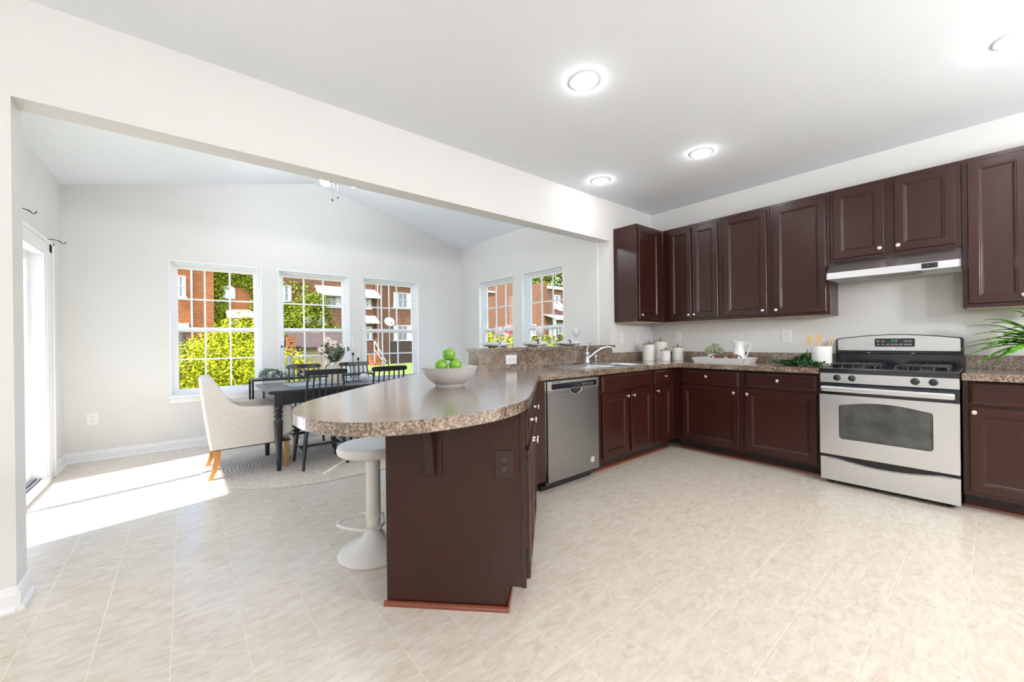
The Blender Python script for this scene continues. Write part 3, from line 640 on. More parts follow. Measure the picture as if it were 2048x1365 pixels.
# ------------------------------------------------------------------ range hood
t = thing('range_hood', 'stainless steel under-cabinet range hood above the gas range', 'range hood', (4.33, .9055, 0), R(-90))
w = .754; YZ = Matrix(((0, 0, 1, 0), (1, 0, 0, 0), (0, 1, 0, 0), (0, 0, 0, 1)))
b = B(); prism(b, [(.26, 1.808), (.0, 1.808), (-.14, 1.705), (-.143, 1.652), (-.132, 1.652), (-.130, 1.700), (.0, 1.795), (.25, 1.795), (.25, 1.655), (.26, 1.655)], 0, w, YZ)
for x0 in (0, w-.008): prism(b, [(.26, 1.808), (.0, 1.808), (-.14, 1.705), (-.143, 1.652), (.26, 1.652)], x0, x0+.008, YZ)
obj('hood_shell', b, steel_m, t)
b = B(); box(b, .008, w-.008, -.12, .25, 1.690, 1.696); obj('hood_liner', b, steelv_m, t)
b = B(); box(b, .22, .53, -.10, .20, 1.668, 1.690, .004); box(b, .23, .52, -.128, -.10, 1.664, 1.69, .003); fl = obj('grease_filter', b, noisy('filter_mesh', [(.4, (.25, .24, .22)), (.6, (.5, .48, .44))], 120, .4, metal=.8), t)
b = B(); sphere(b, (.36, -.113, 1.662), .010, 12); obj('lamp_bulb', b, white_plas, fl, True)
b = B(); nrm = Vector((0, -.103, .14)).normalized()
box(b, .562, .645, -.147, -.141, 1.662, 1.700, .001); sw = obj('switch_panel', b, blackg_m, t)
b = B(); box(b, .575, .600, -.150, -.146, 1.672, 1.690, .002); box(b, .608, .633, -.150, -.146, 1.672, 1.690, .002); obj('rocker_switch', b, blackm_m, sw)
b = B()
for i in range(22): box(b, .26+i*.010, .266+i*.010, -.004, .0005, 1.803, 1.8065)
obj('vent_slots', b, slot_m, t)

# ------------------------------------------------------------------ outlets and switches
def plate(name, label, cat, loc, rz, w=.074, h=.117, kind='outlet', m=white_plas, land=False, dm=slot_m):
    t = thing(name, label, cat, loc, rz)
    if land: w, h = h, w
    b = B(); box(b, -w/2, w/2, -.006, -.0003, -h/2, h/2, .002); obj('cover_plate', b, m, t)
    for k in (-1, 1):
        if kind == 'outlet':
            M = T(k*.0195 if land else 0, 0, 0 if land else k*.0195, ry=R(90) if land else 0)
            b = B(); lathe(b, [(0, 0), (.0165, 0), (.0165, .0085), (.015, .0095), (0, .0095)], 20, M @ T(rx=R(90)), sy=.85); rc = obj('receptacle', b, m, t)
            b = B()
            for dx in (-.006, .006): box(b, dx-.0012, dx+.0012, -.0102, -.0092, -.001, .009, 0, M)
            lathe(b, [(0, 0), (.0024, 0), (.0024, .001), (0, .001)], 8, M @ T(0, -.0092, -.007, rx=R(90))); obj('slots', b, dm, rc)
    if kind == 'switch':
        b = B(); box(b, -.008, .008, -.008, -.005, -.018, .018, .001); box(b, -.004, .004, -.016, -.007, -.002, .010, .001); obj('toggle', b, m, t)
    return t
plate('light_switch', 'white light switch on the beam wall, left one of the pair under the side cabinet', 'switch', (3.932, YB, 1.190), 0, kind='switch')
plate('wall_outlet', 'white outlet plate on the beam wall, right of the light switch', 'outlet', (4.252, YB, 1.179), 0)
plate('wall_outlet', 'white outlet above the corner backsplash, right of the canisters', 'outlet', (XS, 2.435, 1.188), R(-90))
plate('wall_outlet', 'white outlet on the wall between the pitcher and the utensil crock', 'outlet', (XS, 1.312, 1.182), R(-90), w=.085, h=.122)
plate('wall_outlet', 'sideways white outlet on the granite face of the bar', 'outlet', (2.242, HWY, 1.003), 0, w=.082, h=.125, land=True)
plate('wall_outlet', 'white outlet low on the far dining wall near the baseboard', 'outlet', (-.735, YF, .426), 0, w=.088, h=.122)
oc = UV(1.714, -.2085)
brown_p = mat('brown_plastic', (.030, .011, .010), .3)
plate('wall_outlet', 'dark brown outlet on the peninsula end panel', 'outlet', (oc[0], oc[1], .634), R(-45), w=.080, h=.12, m=brown_p, dm=mat('brass_slot', (.25, .2, .15), .4, .6))

# ------------------------------------------------------------------ things on the kitchen counter
ZC = .9172
def canister(x, y, r, h, label):
    t = thing('canister', label, 'canister', (x, y, ZC), 0, 'white lidded canisters')
    b = B(); lathe(b, [(0, 0), (r-.004, 0), (r, .004), (r, h-.012), (r-.002, h-.010), (0, h-.010)], 32); obj('jar', b, enamel_m, t, True)
    b = B(); lathe(b, [(0, h-.0095), (r+.002, h-.0095), (r+.003, h-.0065), (r+.001, h-.004), (r*.9, h-.001), (0, h+.001)], 32); l = obj('lid', b, walnut_m, t, True)
    b = B(); lathe(b, [(.006, h), (.006, h+.006), (.012, h+.012), (.013, h+.019), (.008, h+.025), (0, h+.026)], 16); obj('lid_knob', b, mat('brass', (.72, .52, .26), .3, 1.), l, True)
canister(4.19, 2.582, .068, .200, 'white lidded canister at the left of the group, second tallest')
canister(4.475, 2.60, .081, .232, 'tallest white lidded canister, at the back corner')
canister(4.20, 2.375, .052, .130, 'smallest white lidded canister, in front of the others')
canister(4.415, 2.345, .059, .160, 'white lidded canister at the right of the group, beside the tray')
# tray
t = thing('serving_tray', 'white wooden serving tray with flared sides, holding mugs, plant and pitcher', 'tray', (4.25, 1.765, ZC))
b = B(); hx, hy, e = .145, .235, .022; tk = .008
box(b, -hx, hx, -hy, hy, .0005, .010)
for sx, sy in ((1, 0), (-1, 0), (0, 1), (0, -1)):
    bb = bmesh.new()
    if sx: P_ = [(sx*hx, -hy, .0005), (sx*hx, hy, .0005), (sx*(hx+e), hy+e, .055), (sx*(hx+e), -hy-e, .055)]; ofs = Vector((-sx*tk, 0, 0))
    else: P_ = [(-hx, sy*hy, .0005), (hx, sy*hy, .0005), (hx+e, sy*(hy+e), .055), (-hx-e, sy*(hy+e), .055)]; ofs = Vector((0, -sy*tk, 0))
    a = [bb.verts.new(p) for p in P_]; c = [bb.verts.new(Vector(p)+ofs) for p in P_]
    bb.faces.new(a); bb.faces.new(c[::-1])
    for k in range(4): bb.faces.new((a[k], a[(k+1) % 4], c[(k+1) % 4], c[k]))
    bmesh.ops.recalc_face_normals(bb, faces=bb.faces[:]); merge(b, bb)
obj('tray_body', b, mat('white_lacquer', (.84, .85, .88), .3), t)
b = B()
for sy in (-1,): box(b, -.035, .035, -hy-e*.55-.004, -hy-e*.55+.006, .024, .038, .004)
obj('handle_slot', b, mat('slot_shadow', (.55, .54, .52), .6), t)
ZTY = ZC+.0102
def mug(x, y, ang, label):
    t = thing('mug', label, 'mug', (x, y, ZTY), ang, 'brown glazed mugs')
    b = B(); lathe(b, [(0, 0), (.036, 0), (.042, .006), (.044, .045), (.0438, .078), (.041, .080), (.039, .076), (.039, .012), (0, .010)], 28); obj('cup', b, noisy('two_tone_glaze', [(.3, (.13, .05, .032)), (.7, (.17, .07, .045))], 20, .25, coat=.5), t, True)
    b = B(); lathe(b, [(.0425, .004), (.0447, .015), (.0450, .034)], 28); obj('pale_glaze_band', b, ceramic_m, t, True)
    b = B(); tube(b, [(.041, 0, .066), (.060, 0, .068), (.074, 0, .056), (.076, 0, .040), (.066, 0, .024), (.043, 0, .020)], .0055, 8); obj('handle', b, MATS['two_tone_glaze'], t, True)
mug(4.185, 1.785, R(105), 'brown glazed mug with its handle to the left, on the white tray')
mug(4.185, 1.655, R(-80), 'brown glazed mug with its handle to the right, on the white tray')
t = thing('potted_plant', 'small sage-green potted succulent in a white pot on the tray', 'plant', (4.30, 1.885, ZTY))
b = B(); lathe(b, [(0, 0), (.042, 0), (.046, .004), (.056, .075), (.053, .077), (.050, .07), (0, .068)], 24); obj('pot', b, ceramic_m, t, True)
rg = random.Random(3); b = B()
for i in range(150):
    d = rnd_dir(rg); d.z = abs(d.z)*.9+.05; d.normalize(); p = Vector((d.x*.045, d.y*.055, .082+d.z*.05))+d*rg.uniform(0, .035); leaf_quad(b, p, (d+rnd_dir(rg)*.5).normalized(), rnd_dir(rg), .032, .016)
obj('foliage', b, leaf_succ, t)
t = thing('pitcher', 'white enamel pitcher with a tall looped handle, at the back of the tray', 'pitcher', (4.31, 1.645, ZTY), R(-78))
b = B(); lathe(b, [(0, 0), (.046, 0), (.052, .006), (.056, .05), (.050, .10), (.043, .145), (.044, .17), (.054, .205), (.052, .206), (.041, .172), (.040, .146), (.047, .1), (.052, .05), (.046, .01), (0, .008)], 28)
for v in b.verts:
    if v.co.z > .165 and v.co.x < 0: v.co.x *= 1+.45*(v.co.z-.165)/.04*max(0, -v.co.x/.055); v.co.z += .012*max(0, -v.co.x/.06)*(v.co.z-.165)/.04
obj('jug_body', b, ceramic_m, t, True)
b = B(); tube(b, [(.046, 0, .165), (.066, 0, .188), (.088, 0, .196), (.103, 0, .180), (.098, 0, .145), (.080, 0, .10), (.068, 0, .06), (.055, 0, .045)], .0055, 8); obj('handle', b, ceramic_m, t, True)
# utensil crock
CRX, CRY = 4.27, .962
t = thing('utensil_crock', 'ribbed white ceramic crock of wooden utensils beside the range', 'crock', (CRX, CRY, ZC))
b = B(); n = 96; r0 = .071; tb = []
for z, k in ((.001, .93), (.006, .99), (.012, 1), (.165, 1.02), (.170, 1.015), (.170, .95), (.03, .92)):
    tb.append([b.verts.new((r0*k*(1+.012*math.cos(2*PI*i/n*32)*(1 if .008 < z < .168 else 0))*math.cos(2*PI*i/n), r0*k*(1+.012*math.cos(2*PI*i/n*32)*(1 if .008 < z < .168 else 0))*math.sin(2*PI*i/n), z)) for i in range(n)])
for a, c in zip(tb, tb[1:]):
    for i in range(n): b.faces.new((a[i], a[(i+1) % n], c[(i+1) % n], c[i]))
b.faces.new(tb[0][::-1]); b.faces.new(tb[-1]); bmesh.ops.recalc_face_normals(b, faces=b.faces[:]); obj('pot', b, ceramic_m, t, True)
def utensil(name, label, dx, dy, tx, ty, L, head, rz=0):
    base = Vector((CRX+dx, CRY+dy, ZC+.035)); ax = Vector((tx, ty, 1)).normalized()
    t = thing(name, label, 'utensil', tuple(base), 0, 'wooden utensils in the crock')
    Mr = (ax.to_track_quat('Z', 'Y').to_matrix().to_4x4()) @ Matrix.Rotation(rz, 4, 'Z')
    b = B(); tube(b, [(0, 0, 0), (0, 0, L*.7)], [.006, .005], 8, Mr); obj('handle', b, bamboo_m, t, True)
    if head:
        b = B(); prism(b, head, -.003, .003, Mr @ Matrix(((1, 0, 0, 0), (0, 0, 1, 0), (0, 1, 0, L*.7), (0, 0, 0, 1))), bev=.001); obj('head', b, bamboo_m, t)
spat = [(-.006, -.01), (.006, -.01), (.022, .02), (.030, .075), (.024, .088), (-.026, .07), (-.022, .02)]
spoon = [(.024*math.sin(2*PI*i/20)*(1 if math.cos(2*PI*i/20) < 0 else 1), .04-.05*math.cos(2*PI*i/20)) for i in range(20)]
utensil('wooden_spatula', 'slanted wooden spatula leaning left in the white crock', -.02, .022, -.02, .30, .225, spat, R(80))
utensil('wooden_spoon', 'rounded wooden spoon standing in the middle of the white crock', -.01, .005, 0, .05, .235, spoon, R(85))
utensil('wooden_stick', 'thin wooden stick leaning right in the white crock, nearer the range', .0, -.022, -.05, -.22, .33, None)
utensil('wooden_stick', 'thin wooden stick leaning right in the crock, behind the other stick', .028, -.028, .02, -.24, .33, None)
t = thing('garland', 'dark green leafy garland lying on the counter around the crock', 'garland', (4.27, 1.08, ZC))
rg = random.Random(5); b = B(); tube(b, [(.03, .22, .008), (0, .12, .012), (-.06, 0, .010), (-.10, -.12, .008), (-.06, -.16, .007)], .003, 6); obj('stem', b, bark_m, t)
b = B()
for i in range(420):
    s = rg.random(); c = Vector((.02-.15*s, .22-.36*s, .010)); p = c+Vector((rg.gauss(0, .022), rg.gauss(0, .03), abs(rg.gauss(0, .010))))
    if (p.x-0)**2+(p.y+.118)**2 < .079**2: continue
    dv = rnd_dir(rg); dv.z = abs(dv.z)*.5; leaf_quad(b, p, dv.normalized(), rnd_dir(rg), .038, .016)
for i in range(330):
    s = rg.random(); p = Vector((.0+.03*rg.gauss(0, 1), -.035+.19*s, .012+.115*(1-s)*rg.random())); leaf_quad(b, p, rnd_dir(rg), rnd_dir(rg), .036, .015)
obj('foliage', b, leaf_dark, t)
# fern
t = thing('potted_fern', 'bright green fern in a ribbed white pot, right of the range', 'plant', (4.28, -.235, ZC))
b = B(); lathe(b, [(0, .001), (.075, .001), (.08, .01), (.10, .06), (.115, .15), (.12, .155), (.112, .155), (.1, .13), (0, .128)], 40)
obj('pot', b, ceramic_m, t, True)
rg = random.Random(11)
FR = [(-.05, .39, .0, .36), (-.06, .28, .20, .36), (.0, .17, .26, .36), (-.10, .30, -.08, .36), (-.10, .24, -.07, .34), (-.05, .33, .10, .34), (.02, .36, .16, .32), (-.16, .20, .10, .3), (-.2, .05, .12, .3), (-.24, -.1, .1, .3), (.1, .25, .18, .3), (-.12, -.25, .14, .3), (.0, -.35, .1, .3), (.1, -.3, .2, .3), (.12, .05, .28, .3), (-.02, .0, .32, .3), (-.2, .18, -.02, .3), (-.08, .36, .04, .3), (0.02, .28, .06, .3), (-.14, .27, .03, .3), (-.04, .22, .02, .3), (-.02, .26, .12, .3), (-.09, .20, .05, .3), (.04, .22, .08, .3), (-.12, .16, .14, .3), (-.07, .34, -.03, .3), (.03, .12, .22, .3), (-.03, .30, .0, .3)]
for ex, ey, ez, hp in FR:
    b = B(); P0 = Vector((0, 0, .13)); P1 = Vector((ex*.45, ey*.45, .13+max(.12, ez*.6+.14))); P2 = Vector((ex, ey, .155+ez)); nS = 24; prev = None
    pts = [(P0*(1-s)**2+P1*2*s*(1-s)+P2*s*s) for s in [i/nS for i in range(nS+1)]]
    tube(b, pts[::3], [.0022*(1-.7*i/8) for i in range(9)], 5)
    for i in range(5, nS+1):
        s = i/nS; dv = (pts[i]-pts[i-1]).normalized(); sd_ = dv.cross(Vector((0, 0, 1)))
        if sd_.length < .1: continue
        sd_.normalize(); nn = sd_.cross(dv); ln = .058*math.sin(PI*min(1, (s*.92+.06)))**.6*(1.05-.5*s)+.010
        for sg in (-1, 1): leaf_quad(b, pts[i], (sd_*sg+dv*.45-nn*.12).normalized(), nn, ln, .018); leaf_quad(b, (pts[i]+pts[i-1])/2, (sd_*sg+dv*.4-nn*.2).normalized(), nn, ln*.95, .017)
    obj('frond', b, leaf_fern, t)
# fruit bowl
BX, BY = 1.185, 2.015
t = thing('fruit_bowl', 'pale grey ceramic bowl of green apples on the peninsula', 'bowl', (BX, BY, ZC))
b = B(); lathe(b, [(0, .004), (.070, .004), (.074, .0005), (.082, .0005), (.084, .008), (.118, .032), (.146, .068), (.162, .104), (.164, .107), (.160, .107), (.142, .070), (.114, .038), (.080, .016), (0, .014)], 48)
obj('bowl_body', b, mat('pale_grey_glaze', (.66, .655, .65), .25, coat=.3), t, True)
apple_m = noisy('green_apple_skin', [(.3, (.10, .30, .012)), (.7, (.19, .42, .02))], 14, .28, coat=.3)
def apple(p, tilt, label):
    t = thing('apple', label, 'apple', p, 0, 'green apples in the bowl'); r = .0375
    prof = [(0, -.78), (.18, -.86), (.42, -.86), (.75, -.62), (.96, -.15), (1.0, .18), (.90, .58), (.62, .86), (.34, .92), (.14, .82), (0, .66)]
    Mt = T(rx=tilt[0], ry=tilt[1])
    b = B(); lathe(b, [(a*r, c*r) for a, c in prof], 28, Mt); obj('fruit', b, apple_m, t, True)
    b = B(); tube(b, [(0, 0, .64*r), (.002, .001, .9*r), (.005, .003, 1.15*r)], [.0016, .0014, .002], 6, Mt); obj('stem', b, bark_m, t)
rv = Vector((math.sin(YAW), -math.cos(YAW), 0)); fv = Vector((math.cos(YAW), math.sin(YAW), 0))
c0 = Vector((BX, BY, 0))
low = c0-fv*.01
def P3(v, z): return (v.x, v.y, z)
apple(P3(low-rv*.045, 1.030), (R(-38), R(-30)), 'green apple at the left of the pile in the bowl')
apple(P3(low+rv*.035, 1.031), (R(-30), R(-22)), 'green apple at the right of the pile in the bowl')
apple(P3(low-rv*.004+fv*.012, 1.0925), (0, R(5)), 'green apple on top of the pile in the bowl')
for k, (dx, dy) in enumerate(((-.075, .01), (.0, -.035), (.075, .012), (-.01, .075))): apple(P3(c0+rv*dx+fv*dy, .967), (R(40*k), R(25)), 'green apple at the bottom of the bowl under the others')

# ------------------------------------------------------------------ place settings on the bar
ZBAR = 1.1102
def wine_glass(x, y, label):
    t = thing('wine_glass', label, 'glass', (x, y, ZBAR), 0, 'wine glasses on the bar')
    b = B(); h = .188
    lathe(b, [(0, .0005), (.034, .0005), (.034, .002), (.010, .006), (.0045, .012), (.004, .080), (.007, .092), (.024, .104), (.038, .128), (.041, .152), (.036, h), (.0352, h), (.040, .152), (.0372, .129), (.0235, .106), (0, .094)], 32)
    obj('glass_body', b, wine_m, t, True)
def setting(x, ang, where):
    y = 2.965
    pl = thing('plate', 'white dinner plate %s' % where, 'plate', (x, y, ZBAR), 0, 'plates on the bar')
    b = B(); lathe(b, [(0, .001), (.075, .001), (.085, .004), (.128, .014), (.133, .017), (.128, .018), (.083, .009), (0, .006)], 40); obj('plate_body', b, ceramic_m, pl, True)
    b2 = thing('salad_plate', 'smaller white plate stacked on the dinner plate %s' % where, 'plate', (x, y, ZBAR+.0085), 0, 'salad plates on the bar')
    b = B(); lathe(b, [(0, .001), (.055, .001), (.062, .003), (.092, .013), (.096, .016), (.092, .0165), (.060, .008), (0, .005)], 36); obj('plate_body', b, ceramic_m, b2, True)
    nk = thing('napkin', 'rolled pale grey napkin in a dark ring %s' % where, 'napkin', (x, y, ZBAR+.027), ang, 'napkins on the bar')
    b = B(); pts = []; nn = 24
    secs = [(-.155, .062, .010), (-.12, .058, .014), (-.06, .045, .018), (-.015, .022, .019), (.025, .020, .019), (.06, .040, .019), (.10, .052, .018), (.135, .046, .013)]
    rr = []
    for xx, ww, hh in secs:
        rr.append([b.verts.new((xx, ww*math.cos(2*PI*i/nn)*(1+.10*math.sin(3*2*PI*i/nn+xx*30)), hh*math.sin(2*PI*i/nn)*(1+.2*math.sin(5*2*PI*i/nn))+.006)) for i in range(nn)])
    for a, c in zip(rr, rr[1:]):
        for i in range(nn): b.faces.new((a[i], a[(i+1) % nn], c[(i+1) % nn], c[i]))
    b.faces.new(rr[0][::-1]); b.faces.new(rr[-1]); bmesh.ops.recalc_face_normals(b, faces=b.faces[:])
    obj('cloth', b, noisy('grey_white_cotton', [(.3, (.62, .62, .65)), (.7, (.76, .76, .78))], 60, .85, bump=.1, bscale=300), nk, True)
    b = B(); tube(b, [(.005, .0285*math.cos(2*PI*i/24), .006+.026*math.sin(2*PI*i/24)) for i in range(24)], .0055, 6, closed=True); tube(b, [(.012, .0285*math.cos(2*PI*i/24), .006+.026*math.sin(2*PI*i/24)) for i in range(24)], .0055, 6, closed=True)
    obj('napkin_ring', b, noisy('dark_wood_beads', [(.3, (.04, .02, .015)), (.7, (.16, .10, .08))], 80, .5), nk, True)
setting(2.255, R(12), 'at the left end of the bar')
setting(2.75, R(4), 'in the middle of the bar')
setting(3.235, R(-10), 'at the right end of the bar')
wine_glass(2.158, 2.805, 'clear wine glass at the left end of the bar')
wine_glass(2.652, 2.805, 'clear wine glass at the middle place of the bar')
wine_glass(3.186, 2.815, 'clear wine glass at the right end of the bar, against the white wall')

# ------------------------------------------------------------------ bar stools
def stool(x, y, ang, label):
    t = thing('bar_stool', label, 'stool', (x, y, 0), ang, 'cream swivel bar stools')
    b = B(); lathe(b, [(0, .0), (.186, .0), (.190, .006), (.184, .014), (.150, .028), (.105, .052), (.070, .080), (.047, .112), (.040, .128), (0, .128)], 48); obj('base', b, stool_m, t, True)
    b = B(); lathe(b, [(.037, .120), (.037, .17), (.0385, .17), (.0385, .56), (0, .56)], 28); obj('column', b, stool_m, t, True)
    b = B(); lathe(b, [(0, .548), (.13, .548), (.165, .552), (.184, .566), (.189, .585), (.182, .602), (.170, .606), (.150, .602), (.10, .594), (0, .590)], 48); obj('seat', b, stool_m, t, True)
    b = B(); pts = [(.0, -.036, .218), (-.06, -.075, .216), (-.125, -.105, .213)]
    for i in range(11):
        a = R(250-i*14); pts.append((-.05+.145*math.cos(a)*1.0, .13*math.sin(a)*.9, .212))
    ring = [(.03, -.036, .205), (-.08, -.115, .205), (-.13, -.125, .205), (-.165, -.105, .205), (-.18, -.05, .205), (-.183, 0, .205), (-.18, .05, .205), (-.165, .105, .205), (-.13, .125, .205), (-.08, .115, .205), (.03, .036, .205)]
    tube(b, ring, .0085, 8); lathe(b, [(.0375, .195), (.043, .195), (.043, .215), (.0375, .215)], 24); obj('footrest', b, stool_m, t, True)
    b = B(); tube(b, [(-.02, .03, .552), (-.07, .09, .545), (-.10, .125, .52), (-.155, .19, .47)], .0045, 6); tube(b, [(-.115, .142, .507), (-.158, .194, .467)], .0065, 8); obj('lift_lever', b, stool_m, t, True)
    return t
stool(.806, 2.222, R(35), 'cream swivel bar stool beside the left edge of the peninsula')
stool(1.26, 2.672, R(35), 'cream swivel bar stool mostly hidden behind the peninsula, only its base edge showing')

# ------------------------------------------------------------------ dining room
# rug
def stadium(cx0, cx1, cy_, r, n=40):
    p = []
    for i in range(n+1): a = -PI/2+PI*i/n; p.append((cx1+r*math.cos(a), cy_+r*math.sin(a)))
    for i in range(n+1): a = PI/2+PI*i/n; p.append((cx0+r*math.cos(a), cy_+r*math.sin(a)))
    return p
def rug_material(cx0, cx1, cy_):
    m, t, b = principled('braided_jute'); L = t.links.new
    g = N(t, 'ShaderNodeNewGeometry'); sp = N(t, 'ShaderNodeSeparateXYZ'); L(g.outputs['Position'], sp.inputs[0])
    def mth(op, a, bb=None):
        n = N(t, 'ShaderNodeMath', operation=op)
        for i, v in enumerate((a, bb)):
            if v is None: continue
            if isinstance(v, (int, float)): n.inputs[i].default_value = v
            else: L(v, n.inputs[i])
        return n.outputs[0]
    x = sp.outputs[0]; dx = mth('SUBTRACT', x, mth('MINIMUM', mth('MAXIMUM', x, cx0), cx1)); dy = mth('SUBTRACT', sp.outputs[1], cy_)
    d = mth('SQRT', mth('ADD', mth('MULTIPLY', dx, dx), mth('MULTIPLY', dy, dy)))
    n1 = N(t, 'ShaderNodeTexNoise'); n1.inputs['Scale'].default_value = 55; n1.inputs['Detail'].default_value = 3; L(g.outputs['Position'], n1.inputs['Vector'])
    s = mth('SINE', mth('ADD', mth('MULTIPLY', d, 2*PI/.030), mth('MULTIPLY', n1.outputs[0], 2.2)))
    f = mth('ADD', mth('MULTIPLY', s, .13), n1.outputs[0])
    r = ramp(t, [(.2, (.50, .42, .33)), (.5, (.72, .635, .53)), (.8, (.84, .78, .69))]); L(f, r.inputs[0]); L(r.outputs[0], b.inputs['Base Color']); b.inputs['Roughness'].default_value = .95; b.inputs['Specular IOR Level'].default_value = .1
    bp = N(t, 'ShaderNodeBump'); bp.inputs['Strength'].default_value = .7; bp.inputs['Distance'].default_value = .008; L(f, bp.inputs['Height']); L(bp.outputs[0], b.inputs['Normal'])
    return m
b = B(); prism(b, stadium(1.00, 2.0, 4.485, .905), .0008, .0105, bev=.003)
tag(obj('braided_rug', b, rug_material(1.0, 2.0, 4.485)), 'oval braided cream jute rug under the dining table', 'rug')
ZR = .0108
# table
TX0, TX1, TY0, TY1 = .562, 2.42, 4.07, 4.92
t = thing('dining_table', 'black wooden dining table with turned legs, set with a white runner', 'table', (TX0, TY0, ZR))
TW, TD, TH = TX1-TX0, TY1-TY0, .75-ZR
b = B(); box(b, 0, TW, 0, TD, TH-.026, TH, .004, seg=2); box(b, .012, TW-.012, .012, TD-.012, TH-.034, TH-.026); obj('tabletop', b, blackwood_m, t)
b = B()
for y in (.06, TD-.082): box(b, .10, TW-.10, y, y+.022, TH-.135, TH-.034)
for x in (.06, TW-.082): box(b, x, x+.022, .10, TD-.10, TH-.135, TH-.034)
obj('apron', b, blackwood_m, t)
lp = [(0, .0), (.018, .0), (.020, .03), (.027, .20), (.0355, .40), (.037, .44), (.034, .462), (.026, .470), (.024, .478), (.034, .488), (.037, .498), (.030, .508), (.025, .515), (.034, .525), (.038, .537), (.033, .549), (.026, .556), (.033, .566), (.037, .576), (.030, .586), (.030, .592)]
for x, y in ((.088, .090), (.088, TD-.09), (TW-.088, .09), (TW-.088, TD-.09)):
    b = B(); lathe(b, lp, 24, T(x, y, 0)); box(b, x-.036, x+.036, y-.036, y+.036, .590, TH-.034, .003); obj('leg', b, blackwood_m, t, True)
b = B(); n = 30; m_ = 8; g = []
for i in range(n+1):
    g.append([])
    for j in range(m_+1):
        x = .77+(2.26-.77)*i/n; y = 4.315+(4.70-4.315)*j/m_
        g[-1].append(b.verts.new((x, y, .7525+.004*math.sin(x*17+y*5)*math.sin(y*23+x*3)+.004)))
for i in range(n):
    for j in range(m_): b.faces.new((g[i][j], g[i+1][j], g[i+1][j+1], g[i][j+1]))
bmesh.ops.solidify(b, geom=b.faces[:], thickness=.003)
tag(obj('table_runner', b, noisy('patterned_white_cotton', [(.33, (.55, .57, .61)), (.45, (.80, .81, .84)), (.7, (.87, .87, .89))], 22, .9, 4, coord='World'), smooth=True), 'white patterned table runner along the black dining table', 'table runner')
b = B(); rg = random.Random(8); tb_ = bmesh.new(); bmesh.ops.create_icosphere(tb_, subdivisions=3, radius=.045)
for v in tb_.verts: v.co *= 1+.22*math.sin(v.co.x*140+v.co.y*80)*math.sin(v.co.z*120+1); v.co.z = v.co.z*.75+.034
merge(b, tb_); tag(obj('cloth_bundle', b, noisy('white_gauze', [(.3, (.72, .72, .75)), (.7, (.86, .86, .88))], 30, .9), smooth=True, loc=(1.53, 4.46, .7585)), 'small crumpled white bundle on the runner right of the candles', 'decoration')
# candlesticks
def candle(x, y, zc, zt, where):
    z0 = .7605
    t = thing('candlestick', 'slim black candlestick %s' % where, 'candlestick', (x, y, z0), 0, 'black candlesticks on the table')
    h = zc-z0; b = B(); lathe(b, [(0, 0), (.038, 0), (.038, .003), (.008, .008), (.0036, .016), (.0036, h-.034), (.006, h-.028), (.0125, h-.010), (.0135, h), (.010, h), (.009, h-.012), (0, h-.012)], 18); obj('holder', b, metalb_m, t, True)
    t2 = thing('taper_candle', 'white taper candle %s' % where, 'candle', (x, y, zc-.0115), 0, 'white taper candles')
    L_ = zt-zc+.0115; b = B(); lathe(b, [(0, 0), (.0088, 0), (.0105, .014), (.0100, L_-.05), (.007, L_-.015), (.003, L_-.002), (0, L_)], 14); obj('wax', b, mat('white_wax', (.86, .85, .83), .5), t2, True)
    b = B(); tube(b, [(0, 0, L_-.001), (.001, 0, L_+.008)], .001, 5); obj('wick', b, slot_m, t2)
candle(1.396, 4.400, 1.062, 1.240, 'the tallest of the three')
candle(1.448, 4.395, 1.007, 1.190, 'at the right of the three')
candle(1.312, 4.365, .966, 1.148, 'at the left of the three, nearest the vase')
# flower vase
VX, VY = 1.235, 4.49
t = thing('flower_vase', 'matte beige bottle-shaped vase of flowers on the dining table', 'vase', (VX, VY, .7605))
b = B(); lathe(b, [(0, 0), (.058, 0), (.064, .008), (.066, .10), (.062, .135), (.040, .165), (.022, .180), (.019, .198), (.022, .205), (.017, .205), (.015, .18), (0, .17)], 32); obj('vase_body', b, mat('beige_stoneware', (.66, .58, .50), .6), t, True)
t = thing('bouquet', 'bouquet of blush daisies and grey-green leaves in the beige vase', 'flowers', (VX, VY, .93))
rg = random.Random(21)
tips = [(-.02, -.02, .22, .055, 'd'), (-.13, .0, .17, .045, 'p'), (-.06, .03, .27, .04, 'p'), (.07, -.02, .21, .03, 'p'), (-.11, -.03, .10, .035, 'p')]
b = B()
for x, y, z, r_, k in tips: tube(b, [(0, 0, .01), (x*.3, y*.3, z*.5), (x, y, z)], .002, 5)
for i in range(16):
    a = rg.uniform(0, 2*PI); tube(b, [(0, 0, .01), (.05*math.cos(a), .03*math.sin(a), .09), (.12*math.cos(a), .06*math.sin(a), rg.uniform(.08, .26))], .0016, 4)
tube(b, [(0, 0, .01), (-.06, -.01, .08), (-.12, -.02, .10), (-.145, -.02, .08)], .0025, 5)
obj('stems', b, leaf_dark, t)
for x, y, z, r_, k in tips:
    b = B(); ax = Vector((x*1.2, y-.6, .35)).normalized(); qx = ax.to_track_quat('Z', 'Y').to_matrix()
    for i in range(16 if k == 'd' else 11):
        a = 2*PI*i/(16 if k == 'd' else 11); d = qx @ Vector((math.cos(a), math.sin(a), .25)).normalized(); leaf_quad(b, Vector((x, y, z))+d*.006, d, ax, r_*rg.uniform(.9, 1.1), r_*.42)
    bl = obj('blossom', b, petal_m, t)
    b = B(); sphere(b, (x, y, z), r_*.22, 10); obj('flower_center', b, mat('brown_flower_center', (.25, .14, .08), .8), bl, True)
b = B()
